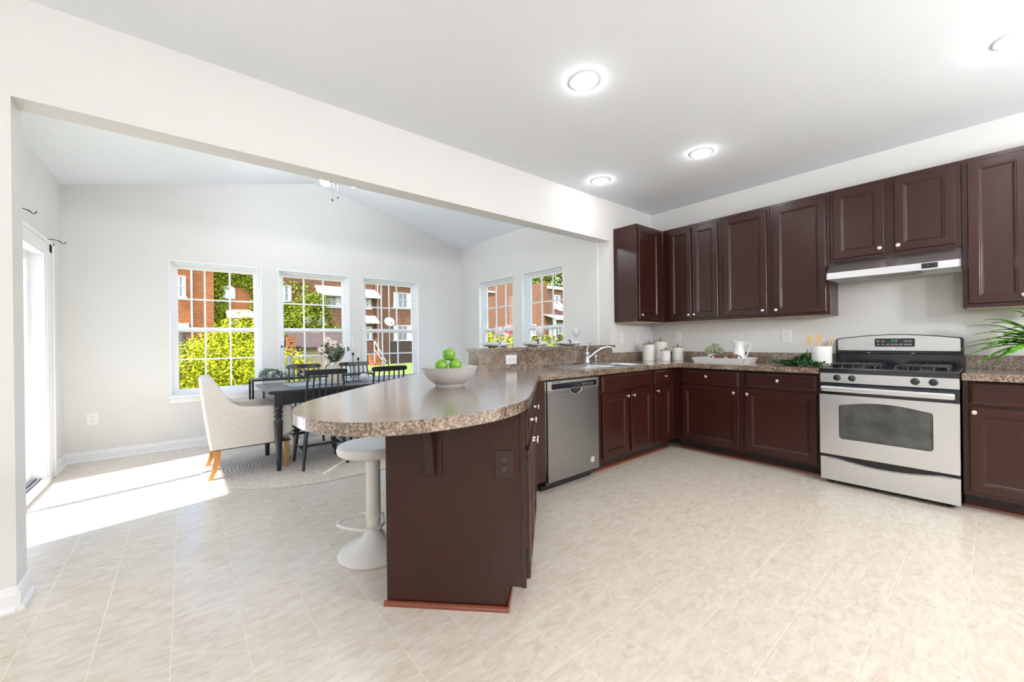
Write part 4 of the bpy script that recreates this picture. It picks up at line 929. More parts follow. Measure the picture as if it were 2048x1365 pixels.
for i in range(210):
    a = rg.uniform(0, 2*PI); rr_ = rg.uniform(.01, .14); z = .03+rr_*rg.uniform(.4, 1.3)+rg.uniform(0, .05); p = Vector((rr_*math.cos(a), rr_*.6*math.sin(a), z)); leaf_quad(b, p, (rnd_dir(rg)+Vector((math.cos(a), 0, .4))).normalized(), rnd_dir(rg), .045, .024)
obj('foliage', b, leaf_material('grey_green_leaves', [(0, (.05, .09, .055)), (.5, (.11, .16, .10)), (1, (.26, .30, .22))]), t)
# spindle-back chairs
def chair_proto():
    t = thing('spindle_chair', '', 'chair', (0, 0, ZR), 0, 'black spindle-back dining chairs')
    b = B(); pts = [(-.205, .19), (-.21, .10), (-.195, -.10), (-.17, -.19), (.17, -.19), (.195, -.10), (.21, .10), (.205, .19), (.15, .215), (-.15, .215)]
    prism(b, pts, .425, .450, bev=.006); obj('seat', b, blackwood_m, t, True)
    for sx in (-1, 1):
        b = B(); tube(b, [(sx*.14, -.13, .426), (sx*.17, -.17, .22), (sx*.195, -.205, 0)], [.015, .018, .012], 10); obj('leg', b, blackwood_m, t, True)
        b = B(); tube(b, [(sx*.15, .14, .426), (sx*.175, .175, .22), (sx*.195, .20, 0)], [.015, .018, .012], 10); obj('leg', b, blackwood_m, t, True)
    b = B()
    for sx in (-1, 1): tube(b, [(sx*.178, -.178, .17), (sx*.182, .182, .17)], .0085, 8)
    for y in (-.03, .03): tube(b, [(-.178, y, .172), (.178, y, .172)], .0075, 8)
    obj('stretcher', b, blackwood_m, t, True)
    nS = 7
    for i in range(nS):
        s = i/(nS-1)*2-1; r_ = .0105 if i in (0, nS-1) else .0078
        b = B(); tube(b, [(s*.16, -.165, .44), (s*.163, -.205, .66), (s*.155, -.247, .885)], [r_, r_, r_*.85], 8); obj('spindle', b, blackwood_m, t, True)
    b = B(); n = 14; ra = []
    for i in range(n+1):
        s = i/n*2-1; x = s*.185; y = -.253-.012*(1-s*s); ra.append([(x, y-.011), (x, y+.011)])
    tb_ = bmesh.new(); rows = []
    for i in range(n+1):
        s = abs(i/n*2-1); dz = .006*s**8; (x0, y0), (x1, y1) = ra[i]
        rows.append([tb_.verts.new((x0, y0, .868+dz)), tb_.verts.new((x1, y1, .868+dz)), tb_.verts.new((x1, y1-.004, .918-dz*1.6)), tb_.verts.new((x0, y0-.004, .918-dz*1.6))])
    for a, c in zip(rows, rows[1:]):
        for k in range(4): tb_.faces.new((a[k], a[(k+1) % 4], c[(k+1) % 4], c[k]))
    tb_.faces.new(rows[0][::-1]); tb_.faces.new(rows[-1]); bmesh.ops.recalc_face_normals(tb_, faces=tb_.faces[:])
    bmesh.ops.bevel(tb_, geom=[e for e in tb_.edges if len(e.link_faces) == 2 and e.calc_face_angle() > .8], offset=.005, segments=2, affect='EDGES'); merge(b, tb_)
    obj('top_rail', b, blackwood_m, t, True)
    return t
ch = chair_proto(); ch.location = (1.01, 4.195, ZR); ch['label'] = 'black spindle-back chair on the near side of the table, next to the armchair'
dup(ch, (1.615, 4.195, ZR), 0, 'black spindle-back chair on the near side of the table, mostly hidden by the peninsula top')
dup(ch, (1.065, 4.87, ZR), PI, 'black spindle-back chair on the window side of the table, left one')
dup(ch, (1.645, 4.89, ZR), PI, 'black spindle-back chair on the window side of the table, right one')
# armchair at the head of the table (faces +x); local x = forward, y = left
t = thing('armchair', 'cream linen armchair with honey wooden legs at the head of the table', 'armchair', (.175, 4.525, ZR))
def grid_solid(name, sect, m, parent):
    b = B(); rr = [[b.verts.new(p) for p in s] for s in sect]; n = len(rr[0])
    for a, c in zip(rr, rr[1:]):
        for i in range(n): b.faces.new((a[i], a[(i+1) % n], c[(i+1) % n], c[i]))
    b.faces.new(rr[0][::-1]); b.faces.new(rr[-1]); bmesh.ops.recalc_face_normals(b, faces=b.faces[:])
    return obj(name, b, m, parent, True)
HWD = .31
def puffed(bm, prof, y0, y1, e):
    """profile in (x,z) made into a slab y0..y1 with rounded rims"""
    n = len(prof); ar = sum(prof[i][0]*prof[(i+1) % n][1]-prof[(i+1) % n][0]*prof[i][1] for i in range(n)); sg = 1 if ar > 0 else -1
    def inset(d):
        out = []
        for i in range(n):
            p, c, x = Vector(prof[i-1]), Vector(prof[i]), Vector(prof[(i+1) % n]); d1 = (c-p).normalized(); d2 = (x-c).normalized(); nn = Vector((-(d1.y+d2.y), d1.x+d2.x))
            nn = nn.normalized()*sg if nn.length > 1e-6 else Vector((0, 0)); out.append(c+nn*d)
        return out
    tb = bmesh.new(); rings = []
    steps = [(0, 1), (.29, .29), (1, 0)]
    for fy, fi in steps: rings.append([tb.verts.new((p.x, y0+e*fy, p.y)) for p in inset(e*fi)])
    for fy, fi in steps[::-1]: rings.append([tb.verts.new((p.x, y1-e*fy, p.y)) for p in inset(e*fi)])
    for a, c in zip(rings, rings[1:]):
        for i in range(n): tb.faces.new((a[i], a[(i+1) % n], c[(i+1) % n], c[i]))
    for rg_ in (rings[0], rings[-1]):
        for i, j, k in tessellate_polygon([[v.co for v in rg_]]): tb.faces.new((rg_[i], rg_[j], rg_[k]))
    bmesh.ops.recalc_face_normals(tb, faces=tb.faces[:]); merge(bm, tb)
side = [(-.02, .255), (.60, .255), (.60, .580), (.585, .598), (.44, .594), (.33, .594), (.24, .598), (.175, .616), (.125, .66), (.08, .735), (.03, .83), (-.005, .862), (-.055, .862), (-.085, .848), (-.082, .80), (-.05, .50)]
XZm = Matrix(((1, 0, 0, 0), (0, 0, 1, 0), (0, 1, 0, 0), (0, 0, 0, 1)))
for sy in (-1, 1):
    b = B(); y0, y1 = (HWD-.075, HWD) if sy > 0 else (-HWD, -HWD+.075)
    puffed(b, smooth_poly(side+[side[0]], 1)[:-1], y0, y1, .016); obj('side_arm', b, linen_m, t, True, ang=14)
b = B(); bk = [(-.02, .255), (.10, .255), (.10, .47), (.055, .66), (.03, .83), (-.005, .872), (-.055, .874), (-.086, .85), (-.05, .50)]
puffed(b, smooth_poly(bk+[bk[0]], 1)[:-1], -HWD+.07, HWD-.07, .012); obj('backrest', b, linen_m, t, True, ang=14)
b = B(); box(b, .02, .59, -HWD+.07, HWD-.07, .256, .40, .02, seg=2); box(b, .08, .605, -HWD+.08, HWD-.08, .385, .46, .03, seg=3); obj('seat_cushion', b, linen_m, t, True)
b = B(); box(b, .0, .585, -HWD+.02, HWD-.02, .247, .257); obj('dust_cover', b, blackm_m, t)
for sy in (-1, 1):
    y = sy*(HWD-.045)
    b = B(); box(b, .555-.02, .555+.02, y-.02, y+.02, .0, .252, .003)
    for v in b.verts: k = 1-.35*(1-v.co.z/.252); v.co.x = .555+(v.co.x-.555)*k; v.co.y = y+(v.co.y-y)*k
    obj('leg', b, honey_m, t)
    b = B(); secs = []
    for z, xo, s in ((.252, .03, .023), (.17, .026, .022), (.08, .008, .019), (0, -.022, .017)): secs.append([(xo-s, y-s, z), (xo+s, y-s, z), (xo+s, y+s, z), (xo-s, y+s, z)])
    b.free(); grid_solid('leg', secs, honey_m, t)
# console table under the windows
t = thing('console_table', 'slim black metal console table below the dining room windows', 'console table', (.585, 5.43, 0))
CW, CDp, CH = 1.42, .30, .755
b = B(); box(b, 0, CW, 0, CDp, CH-.020, CH-.001, .002); obj('table_top', b, metalb_m, t)
for x in (.012, CW-.012):
    for y in (.012, CDp-.012):
        b = B(); box(b, x-.010, x+.010, y-.010, y+.010, 0, CH-.020); obj('leg', b, metalb_m, t)
b = B()
for y in (.012, CDp-.012): box(b, .022, CW-.022, y-.008, y+.008, .10, .118)
for x in (.012, CW-.012): box(b, x-.008, x+.008, .022, CDp-.022, .10, .118)
obj('lower_rail', b, metalb_m, t)
ZK = .7545
t = thing('potted_eucalyptus', 'trailing eucalyptus plant in a pale pot at the left end of the console', 'plant', (.80, 5.55, ZK))
b = B(); lathe(b, [(0, 0), (.045, 0), (.055, .01), (.062, .08), (.058, .085), (.05, .07), (0, .07)], 24); obj('pot', b, mat('pale_stone', (.66, .64, .60), .7), t, True)
rg = random.Random(17); b = B(); bs = B()
for i in range(26):
    a = rg.uniform(PI*.95, PI*2.05) if i % 4 else rg.uniform(0, PI); ln = rg.uniform(.09, .17); e = Vector((ln*math.cos(a), ln*math.sin(a)*.62, rg.uniform(-.07, .07))); mid = Vector((e.x*.55, e.y*.55, rg.uniform(.10, .16)))
    P = [Vector((0, 0, .07))*(1-s)**2+mid*2*s*(1-s)+e*s*s for s in [k/9 for k in range(10)]]
    if P[-1].z < .0 and P[-1].y > -.135: P = [p for p in P if p.z > .015]
    if len(P) < 4: continue
    tube(bs, P, .0015, 4)
    for p in P[2:]:
        for _ in range(2):
            d = rnd_dir(rg); n_ = rnd_dir(rg); s_ = d.cross(n_)
            if s_.length < .2: continue
            s_.normalize(); c = p+d*.016; r_ = rg.uniform(.010, .016); vs = [b.verts.new(c+d*r_*math.cos(2*PI*k/7)+s_*r_*math.sin(2*PI*k/7)) for k in range(7)]; b.faces.new(vs)
obj('foliage', b, leaf_euc, t); obj('stem', bs, leaf_dark, t)
t = thing('stem_vase', 'grey bottle vase with a narrow neck on the console', 'vase', (.998, 5.56, ZK))
b = B(); lathe(b, [(0, 0), (.048, 0), (.054, .01), (.056, .09), (.048, .13), (.030, .165), (.026, .19), (.029, .25), (.035, .270), (.030, .270), (.024, .24), (0, .2)], 28); obj('vase_body', b, mat('grey_stoneware', (.50, .51, .52), .6), t, True)
t = thing('dried_stems', 'dried brown seed-head stems standing in the grey bottle vase', 'dried flowers', (.998, 5.56, ZK+.20))
rg = random.Random(31)
for x, y, z in ((-.085, -.02, .18), (-.025, -.02, .12), (-.008, .01, .17), (.045, -.02, .16), (.02, -.01, .22), (.10, 0, .13)):
    b = B(); tube(b, [(0, 0, .01), (x*.3, y*.3, z*.5), (x, y, z)], .0015, 4); s = obj('stem', b, bark_m, t)
    b = B(); lathe(b, [(0, -.014), (.010, -.009), (.015, 0), (.011, .008), (0, .010)], 10, T(x, y, z)); obj('seed_head', b, mat('seed_brown', (.09, .045, .03), .8), s, True)
t = thing('patterned_planter', 'small black and cream patterned planter on the console', 'planter', (1.135, 5.54, ZK))
m, tt, bs_ = principled('diamond_pattern'); ck_ = N(tt, 'ShaderNodeTexChecker'); ck_.inputs['Scale'].default_value = 22; ck_.inputs['Color1'].default_value = (.03, .02, .02, 1); ck_.inputs['Color2'].default_value = (.72, .62, .50, 1)
tc_ = N(tt, 'ShaderNodeTexCoord'); mp_ = N(tt, 'ShaderNodeMapping'); mp_.inputs['Rotation'].default_value = (0, R(45), 0); tt.links.new(tc_.outputs['Object'], mp_.inputs[0]); tt.links.new(mp_.outputs[0], ck_.inputs[0]); tt.links.new(ck_.outputs[0], bs_.inputs[0])
b = B(); lathe(b, [(0, 0), (.048, 0), (.058, .012), (.060, .085), (.055, .09), (.05, .08), (0, .075)], 24); obj('pot', b, m, t, True)
t = thing('ring_vase', 'amber glass ring-shaped ornament standing on the console behind the table vase', 'ornament', (1.455, 5.56, ZK))
b = B(); box(b, -.03, .03, -.022, .022, .0, .012, .003); obj('foot', b, bamboo_m, t)
b = B(); tube(b, [(.044*math.cos(2*PI*i/28), 0, .074+.064*math.sin(2*PI*i/28)) for i in range(28)], .009, 10, closed=True); obj('ring', b, mat('amber_resin', (.45, .26, .10), .2, trans=.3), t, True)
t = thing('bottle_vase', 'tall white bottle vase on the console behind the candles', 'vase', (1.52, 5.56, ZK))
b = B(); lathe(b, [(0, 0), (.045, 0), (.05, .008), (.052, .14), (.046, .17), (.044, .26), (.047, .28), (.040, .28), (.038, .25), (0, .2)], 28); obj('vase_body', b, ceramic_m, t, True)
t = thing('leafy_sprig', 'sprig of grey-green leaves in the tall white bottle vase', 'plant', (1.52, 5.56, ZK+.22))
rg = random.Random(41); b = B(); tube(b, [(0, 0, 0), (.03, -.01, .09), (.07, -.02, .15)], .0018, 4)
for i in range(26): s = rg.random(); leaf_quad(b, Vector((.075*s, -.02*s, .06+.11*s)), rnd_dir(rg), rnd_dir(rg), .035, .018)
obj('foliage', b, MATS.get('x') or leaf_euc, t)
# curtain rod brackets above the sliding door
def bracket(y, z, label):
    t = thing('curtain_rod_bracket', label, 'bracket', (XL, y, z), 0, 'curtain rod brackets')
    b = B(); box(b, .0005, .006, -.005, .005, -.010, .014, .002); obj('mount', b, metalb_m, t)
    b = B(); tube(b, [(.004, 0, .005), (.04, 0, .006), (.075, 0, -.004), (.088, 0, -.020), (.100, 0, -.024), (.110, 0, -.014), (.111, 0, -.004)], .0032, 6); tube(b, [(.066, 0, .002), (.074, 0, -.012), (.088, 0, -.012)], .002, 6); obj('hook_arm', b, metalb_m, t, True)
bracket(5.31, 2.115, 'black curtain rod bracket on the left wall, nearer the far corner')
bracket(4.40, 2.155, 'black curtain rod bracket on the left wall above the glass door')
# glass-shaded ceiling light at the ridge, with pull chains
FXc, FYc, FZc = 1.25, 4.38, HR-.115*sl
t = thing('ceiling_light', 'glass-shaded ceiling light with two pull chains hanging below the dining room ridge', 'ceiling light', (FXc, FYc, FZc))
b = B(); lathe(b, [(0, -.020), (.07, -.035), (.075, -.06), (.03, -.09), (.012, -.10), (.012, -.37), (.05, -.38), (.055, -.43), (.035, -.46), (0, -.465)], 32); obj('stem', b, chrome_m, t, True)
shade_m = mat('lit_frosted_shade', (1, 1, 1), .5, emit=(.90, .95, 1), es=FAN_STRENGTH)
for k in range(3):
    a = R(238)+2*PI*k/3; M = Matrix.Rotation(a, 4, 'Z') @ T(.045, 0, -.415, ry=R(80))
    b = B(); lathe(b, [(.0, .0), (.024, .002), (.030, .045), (0, .045)], 20, M); h = obj('lamp_holder', b, steelv_m, t, True)
    b = B(); lathe(b, [(.026, .045), (.042, .07), (.060, .105), (.064, .130), (.05, .133), (0, .135)], 24, M); obj('lamp_shade', b, shade_m, h, True)
for x, y, z in ((-.056, -.02, -.665), (-.002, -.02, -.625)):
    b = B(); tube(b, [(x*.5, y*.5, -.455), (x, y, z+.03)], .0012, 4); c = obj('pull_chain', b, chrome_m, t)
    b = B(); sphere(b, (x, y, z+.02), .009, 8, sc=(1, 1, 1.6)); obj('chain_pull', b, metalb_m, c)

# ------------------------------------------------------------------ outdoors
GZ = -.60
b = B(); box(b, -30, 60, 6.1, 60, GZ-.2, GZ); box(b, 4.9, 60, -20, 6.1, GZ-.2, GZ); struct(obj('lawn', b, grass_m))
b = B(); box(b, -9, XL-.16, -3, 9, -.35, -.04); struct(obj('patio', b, concrete_m))
t = thing('patio_fence', 'white vinyl fence outside the sliding glass door', 'fence', (-7.6, 2.0, -.04))
for i in range(11):
    b = B(); box(b, -.02, .02, i*.5+.01, i*.5+.49, .02, 1.75, .004); obj('fence_board', b, whitepaint_m, t)
RY = 32.0
def ext_window(parent, x0, x1, z0, z1, y=0., mull=0, axis='y'):
    """white framed window on a wall plane; local to parent. axis y: plane at y facing -y; axis x: plane at x=y facing -x, x0..x1 along y"""
    b = B(); t_ = .09; M = None
    if axis == 'x': M = Matrix(((0, 1, 0, 0), (1, 0, 0, 0), (0, 0, 1, 0), (0, 0, 0, 1)))
    box(b, x0, x0+t_, y-.08, y+.01, z0+t_*.6, z1-t_, 0, M); box(b, x1-t_, x1, y-.08, y+.01, z0+t_*.6, z1-t_, 0, M); box(b, x0, x1, y-.08, y+.01, z1-t_, z1, 0, M); box(b, x0-.05, x1+.05, y-.12, y, z0-.07, z0+t_*.6, 0, M)
    box(b, x0+t_, x1-t_, y-.07, y, (z0+z1)/2-.03, (z0+z1)/2+.03, 0, M)
    for k in range(mull): xm = x0+(x1-x0)*(k+1)/(mull+1); box(b, xm-.04, xm+.04, y-.075, y, z0+t_*.6, z1-t_, 0, M)
    f = obj('window', b, whitepaint_m, parent)
    b = B(); box(b, x0+t_*.5, x1-t_*.5, y-.03, y-.005, z0+.03, z1-.03, 0, M); obj('pane', b, dimglass_m, f)
    b = B(); wx = (x1-x0); box(b, x0+t_, x0+t_+wx*.22, y-.036, y-.031, z0+.06, z1-.06, 0, M); box(b, x1-t_-wx*.22, x1-t_, y-.036, y-.031, z0+.06, z1-.06, 0, M); obj('curtain', b, curtain_m, f)
def awning(parent, x0, x1, z0, z1, y, out, m=whitepaint_m):
    b = B(); prism(b, [(0, z1), (-out, z0+.12), (-out, z0), (-out+.03, z0), (-out+.03, z0+.10), (0, z1-.06)], x0, x1, Matrix(((0, 0, 1, 0), (1, 0, 0, y), (0, 1, 0, 0), (0, 0, 0, 1))))
    return obj('awning', b, m, parent)
XYZp = Matrix(((1, 0, 0, 0), (0, 0, 1, 0), (0, 1, 0, 0), (0, 0, 0, 1)))
# row house seen through the first window
h1 = thing('row_house', 'orange brick row house with ivy, behind the hedge in the left window', 'house', (0, RY, 0))
b = B(); box(b, 1.44, 4.1, 0, 8, GZ, 8.6); box(b, -9, 1.445, -.35, 8, GZ, 8.6); obj('facade', b, brick_m, h1)
ext_window(h1, -.42, .07, 4.10, 5.41, -.35); ext_window(h1, -3.2, -1.9, 3.9, 5.4, -.35, 1)
b = B(); tube(b, [(.343, -.43, GZ), (.343, -.43, 8.4)], .06, 8); obj('downpipe', b, whitepaint_m, h1)
b = B(); box(b, -.9, .2, -.55, -.35, 1.95, 2.5); box(b, -.85, -.02, -.38, -.35, GZ, 2.0); obj('doorway', b, whitepaint_m, h1)
b = B(); n = 12; ap = [(1.91, 4.15), (2.6, 4.15), (2.6, 4.85)]+[(2.255+.345*math.cos(R(180*i/n)), 4.75+.30*math.sin(R(180*i/n))) for i in range(1, n)]+[(1.91, 4.85)]
prism(b, ap, -.09, 0, XYZp); aw_ = obj('arched_window', b, whitepaint_m, h1)
b = B(); box(b, 1.99, 2.21, -.10, -.088, 4.25, 4.85); box(b, 2.29, 2.52, -.10, -.088, 4.25, 4.85); obj('pane', b, curtain_m, aw_)
awning(h1, 2.05, 3.53, 2.85, 3.5, 0, 1.0, mat('grey_awning', (.30, .27, .22), .7))
b = B(); box(b, -9, 4.1, -.42, -.30, 5.93, 6.06); obj('cornice', b, concrete_m, h1)
rg = random.Random(50); b = B()
for i in range(2600):
    if rg.random() < .6: x = rg.gauss(1.75, .26); z = rg.uniform(GZ, 7.2)
    else:
        x = rg.uniform(1.5, 4.0); z = 5.7+rg.gauss(0, .22)-.35*(x-1.5)*rg.random()
        if rg.random() < .35: x = 3.7+rg.gauss(0, .15); z = rg.uniform(2.5, 5.2)
    if 1.9 < x < 2.62 and 4.1 < z < 5.1 and rg.random() < .9: continue
    leaf_quad(b, Vector((x, -.05-rg.random()*.15, z)), rnd_dir(rg), (Vector((0, -1, .3))+rnd_dir(rg)*.6).normalized(), .20, .15)
obj('ivy', b, leaf_mid, h1)
# second row house: middle window
h2 = thing('row_house', 'brown brick row house with white awnings, in the middle window', 'house', (0, RY, 0))
b = B(); box(b, 4.12, 11.9, .0, 8, GZ, 8.6); obj('facade', b, brick2_m, h2)
ext_window(h2, 5.28, 5.90, 4.18, 5.33, 0, 0); ext_window(h2, 7.75, 9.36, 3.9, 4.75, 0, 1); ext_window(h2, 11.02, 11.62, 3.9, 4.7, 0); ext_window(h2, 11.0, 11.66, 1.4, 2.45, 0)
awning(h2, 7.44, 9.45, 4.68, 5.50, 0, .9); awning(h2, 10.75, 12.1, 4.66, 5.45, 0, .9); awning(h2, 10.9, 11.97, 2.66, 3.35, 0, .9, MATS['grey_awning'])
b = B(); box(b, 4.12, 11.9, -.08, .02, 5.96, 6.06); obj('cornice', b, concrete_m, h2)
b = B(); box(b, 8.5, 9.4, -.12, 0, GZ, 2.1); obj('doorway', b, whitepaint_m, h2)
rg = random.Random(51); b = B()
for i in range(1500):
    x = rg.uniform(4.2, 7.2); z = rg.uniform(2.2, 5.6)
    if x < 6.0 and 4.1 < z < 5.4 and x > 5.2: continue
    if z > 4.3 and rg.random() < .6: continue
    leaf_quad(b, Vector((x, -.05-rg.random()*.15, z)), rnd_dir(rg), (Vector((0, -1, .3))+rnd_dir(rg)*.6).normalized(), .22, .16)
obj('ivy', b, leaf_mid, h2)
for i in range(4):
    b = B(); box(b, 11.2, 12.0, -1.6+i*.3, -1.3+i*.3, GZ, GZ+.22*(i+1)); obj('porch_step', b, brick_m, h2)
b = B(); tube(b, [(11.30, -1.5, 1.30), (12.12, -1.7, -.35)], .05, 6); tube(b, [(11.30, -1.5, .65), (12.10, -1.7, -.6)], .04, 6); tube(b, [(11.30, -1.5, GZ+.2), (11.30, -1.5, 1.32)], .05, 6); obj('stair_rail', b, whitepaint_m, h2)
# third row house: right window and through the side windows
h3 = thing('row_house', 'red brick row house with white double windows, in the right far window', 'house', (0, RY, 0))
b = B(); box(b, 12.49, 24.2, .0, 8, GZ, 8.6); box(b, 11.92, 12.5, -.25, 8, GZ, 8.6); obj('facade', b, brick2_m, h3)
ext_window(h3, 13.48, 15.12, 4.08, 5.38, 0, 1); ext_window(h3, 13.44, 15.08, 1.33, 2.62, 0, 3); ext_window(h3, 17.5, 19, 4.1, 5.4, 0, 1); ext_window(h3, 21, 22.4, 4.1, 5.4, 0, 1); ext_window(h3, 21, 22.4, 1.3, 2.6, 0, 1)
b = B(); box(b, 11.92, 24.2, -.30, .02, 6.0, 6.14); obj('cornice', b, concrete_m, h3)
for x in (12.05, 12.98):
    b = B(); tube(b, [(x, -.32, GZ), (x, -.32, 6)], .045, 6); obj('downpipe', b, whitepaint_m, h3)
b = B(); box(b, 13.2, 15.4, -.06, 0, GZ, 1.25); obj('base_band', b, roof_m, h3)
# corner house seen through the side windows
h4 = thing('corner_house', 'brick corner house with stepped parapet and white cornice, seen through the side windows', 'house', (22, 22.7, 0))
b = B(); box(b, 0, 12, .0, 9, GZ, 5.3); box(b, -.03, .35, -.03, 2.9, GZ-.1, 5.82); box(b, -.03, .35, 2.9, 6.4, GZ-.1, 6.42); obj('facade', b, brick2_m, h4)
b = B(); box(b, .3, 12, -.25, .02, 5.28, 5.52); obj('cornice', b, whitepaint_m, h4)
ext_window(h4, 1.05, 1.80, 3.75, 4.86, 0, 0); ext_window(h4, 3.4, 4.4, 3.75, 4.86, 0, 0); ext_window(h4, .5, 1.1, 1.6, 2.4, 0); ext_window(h4, 1.4, 2.1, 1.7, 2.6, 0)
ext_window(h4, 1.4, 2.2, 4.1, 5.0, -.03, 0, 'x'); ext_window(h4, 1.4, 2.3, 2.7, 3.6, -.03, 0, 'x'); ext_window(h4, .9, 1.5, 1.6, 2.5, -.03, 0, 'x')
awning(h4, -.1, 4.0, 2.75, 3.25, 0, 1.3)
b = B(); box(b, .0, .12, -1.2, -1.08, GZ, 2.8); box(b, 3.7, 3.82, -1.2, -1.08, GZ, 2.8); obj('porch_post', b, whitepaint_m, h4)
b = B(); box(b, 1.1, 1.6, -.25, -.05, 3.78, 4.1); obj('air_conditioner', b, whitepaint_m, h4)
def dish(loc, r, rz, label, h):
    t = thing('satellite_dish', label, 'satellite dish', loc, rz)
    Md = T(0, 0, 0, rx=R(70))
    b = B(); lathe(b, [(0, .0), (r*.5, .02*r/.3), (r, .085*r/.3), (r, .1*r/.3), (r*.5, .035*r/.3), (0, .014)], 28, Md, sx=1.1); obj('reflector', b, whitepaint_m, t, True)
    b = B(); tube(b, [(0, .02, -.02), (0, .12, -.06), (0, .12, -h)], .03, 8); obj('mast', b, iron_m, t)
    b = B(); tube(b, [(0, -.04, -r*.9), (.02, -r*1.2, -r*.2)], .012, 6); box(b, -.04, .06, -r*1.35, -r*1.15, -r*.3, -r*.1); obj('feed_arm', b, iron_m, t)
dish((9.0, 22.0, 2.33), .27, 0, 'white satellite dish on a mast in the yard, in the right far window', 2.9)
dish((22.5, 21.5, 3.72), .34, R(-20), 'white satellite dish on the porch roof of the corner house', .6)
# garden shed with brick pillar, middle window
t = thing('garden_shed', 'tan sided shed with a brown roof in the yard, behind the dining table', 'shed', (3.55, 18.0, 0))
b = B(); box(b, 0, 2.6, .15, 3, GZ, .98); obj('siding', b, siding_m, t)
b = B(); prism(b, [(-.15, .95), (1.6, 1.55), (3.3, .95), (3.3, 1.02), (1.6, 1.64), (-.15, 1.02)], -.15, 2.75, Matrix(((0, 0, 1, 0), (1, 0, 0, 0), (0, 1, 0, 0), (0, 0, 0, 1)))); obj('roof', b, roof_m, t)
for i in range(5):
    b = B(); box(b, .05, 2.55, .12, .15, GZ+.25+i*.28, GZ+.27+i*.28); obj('siding_strip', b, whitepaint_m, t)
b = B(); box(b, 1.05, 1.10, .10, .15, GZ, .95); obj('corner_post', b, whitepaint_m, t)
b = B(); box(b, 3.08, 3.37, 17.55, 17.9, GZ, 1.44); tag(obj('brick_pillar', b, brick_m), 'orange brick pillar at the left end of the tan shed', 'pillar')
# vegetation
def shrub(name, label, cat, blobs, n, size, m, seed, trunk=None, loc=(0, 0, 0), group=None):
    t = thing(name, label, cat, loc, 0, group); rg = random.Random(seed)
    tot = sum(r[0]*r[2] for c, r in blobs); b = B()
    for c, r in blobs: leaf_blob(b, rg, c, r, int(n*r[0]*r[2]/tot), size)
    obj('foliage', b, m, t)
    b = B()
    if trunk: tube(b, trunk[0], trunk[1], 8)
    else: tube(b, [(blobs[0][0][0], blobs[0][0][1], GZ), (blobs[0][0][0], blobs[0][0][1], blobs[0][0][2])], .04, 6)
    obj('trunk', b, bark_m, t)
    return t
shrub('hedge', 'big yellow-green overgrown shrub filling the lower left window', 'shrub', [((.25, 11.5, .35), (1.0, .9, .95)), ((1.2, 11.2, .30), (1.0, .9, 1.0)), ((-.6, 11.3, .1), (.8, .8, .8)), ((.75, 11.0, -.15), (1.3, .8, .55)), ((2.0, 11.5, .2), (.8, .8, .9))], 26000, .062, leaf_bright, 61)
shrub('hedge', 'taller green shrub behind the yellow-green one, against the orange house', 'shrub', [((1.6, 17, 1.0), (1.2, .9, 1.25)), ((2.3, 19.2, .9), (.8, .8, 1.2)), ((.6, 16.5, .6), (.8, .8, 1.0))], 12000, .10, leaf_bright, 62)
shrub('garden_tree', 'leafy green tree over the shed in the middle window', 'tree', [((5.3, 24, 2.2), (1.4, 1.0, 1.1)), ((5.5, 24, 3.2), (.9, .8, .9)), ((4.4, 24, 2.0), (.9, .8, .9)), ((6.3, 24, 1.6), (.9, .8, .6)), ((5.1, 23.6, 1.4), (1.6, .8, .6))], 14000, .13, leaf_mid, 63, ([(5.3, 24, GZ), (5.35, 24, 1.5), (5.3, 24, 2.6)], [.16, .12, .08]))
t = thing('tree_trunk', 'grey leaning tree trunk at the left of the first window', 'tree', (-.06, 12.6, GZ))
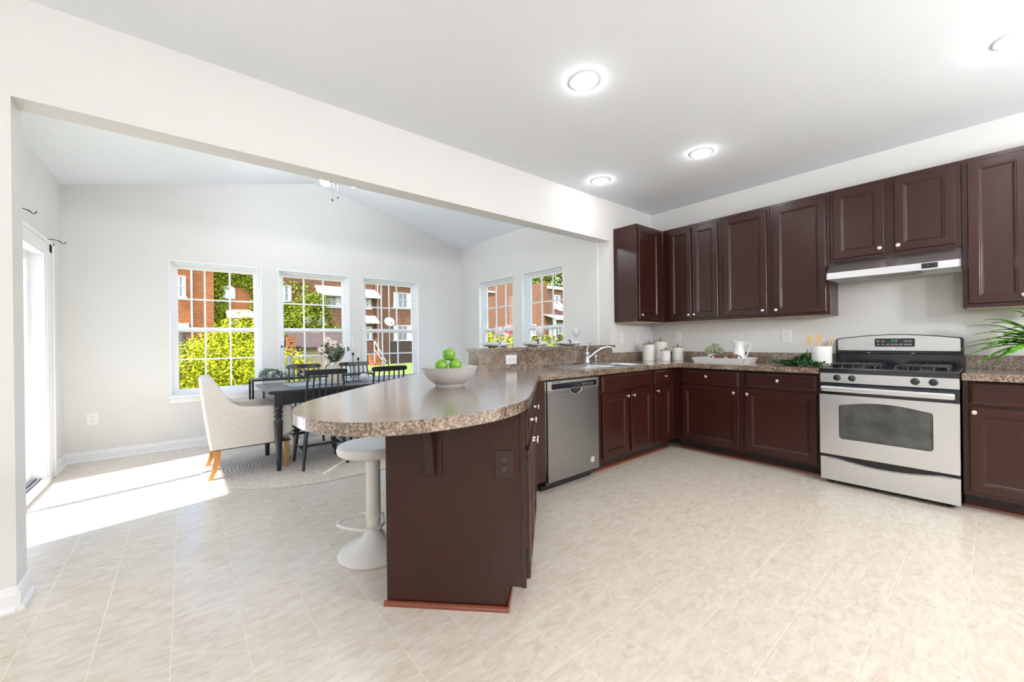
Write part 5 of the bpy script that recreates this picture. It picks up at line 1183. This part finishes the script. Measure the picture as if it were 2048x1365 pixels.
b = B(); tube(b, [(.05, 0, 0), (.02, 0, .9), (.0, 0, 1.5), (-.03, 0, 2.12)], [.17, .13, .115, .10], 12); obj('bark', b, bark_m, t, True)
b = B(); tube(b, [(.06, -.1, 1.7), (.16, -.1, 1.2), (.28, -.1, .6)], .02, 6); obj('branch', b, bark_m, t)
shrub('background_tree', 'tall green tree above the roof of the corner house', 'tree', [((33, 36.5, 9.2), (4.8, 3.5, 3.8)), ((38.5, 33, 8.6), (4.2, 3.2, 4)), ((31, 37, 7), (3, 3, 3))], 9000, .45, leaf_mid, 64, ([(34, 36, GZ), (34, 36, 7)], [.4, .25]))
shrub('background_tree', 'slim green tree in the gap between the two brick houses', 'tree', [((26.3, 34.2, 5.2), (1.6, 1.6, 3.4)), ((26.0, 34.5, 2.0), (1.4, 1.4, 2.2))], 4500, .30, leaf_mid, 65, ([(26.3, 34.2, GZ), (26.3, 34.2, 5)], [.2, .1]))
shrub('flowering_bush', 'yellow-green bush low in the left side window', 'shrub', [((9.0, 12.2, .65), (1.0, 1.0, .95)), ((9.6, 11.4, .45), (.9, .9, .9)), ((8.6, 12.9, .5), (.8, .8, .9))], 7000, .12, leaf_bright, 66)
shrub('hedge', 'dark and bright green bush low in the right side window', 'shrub', [((11.2, 11.6, .5), (1.0, 1.0, .95)), ((11.9, 10.6, .55), (1.0, 1.0, .9)), ((10.6, 11.0, .3), (.9, .9, .8))], 7000, .12, leaf_mid, 67)
shrub('flowering_bush', 'pink flowers between the two side windows', 'shrub', [((10.35, 12.75, 1.66), (.17, .17, .16)), ((10.25, 12.9, 1.45), (.2, .2, .15))], 500, .10, leaf_pink, 68, ([(10.5, 12.95, GZ), (10.5, 12.95, 1.6)], .03))
for z, x1 in ((6.05, 14), (5.75, 13)):
    b = B(); tube(b, [(-6, 29, z), (0, 29, z-.12), (6, 29, z-.15), (x1+6, 29, z+.1)], .022, 5); tag(obj('utility_cable', b, iron_m), 'black utility cable strung across the house fronts, the %s one' % ('upper' if z > 6 else 'lower'), 'cable')
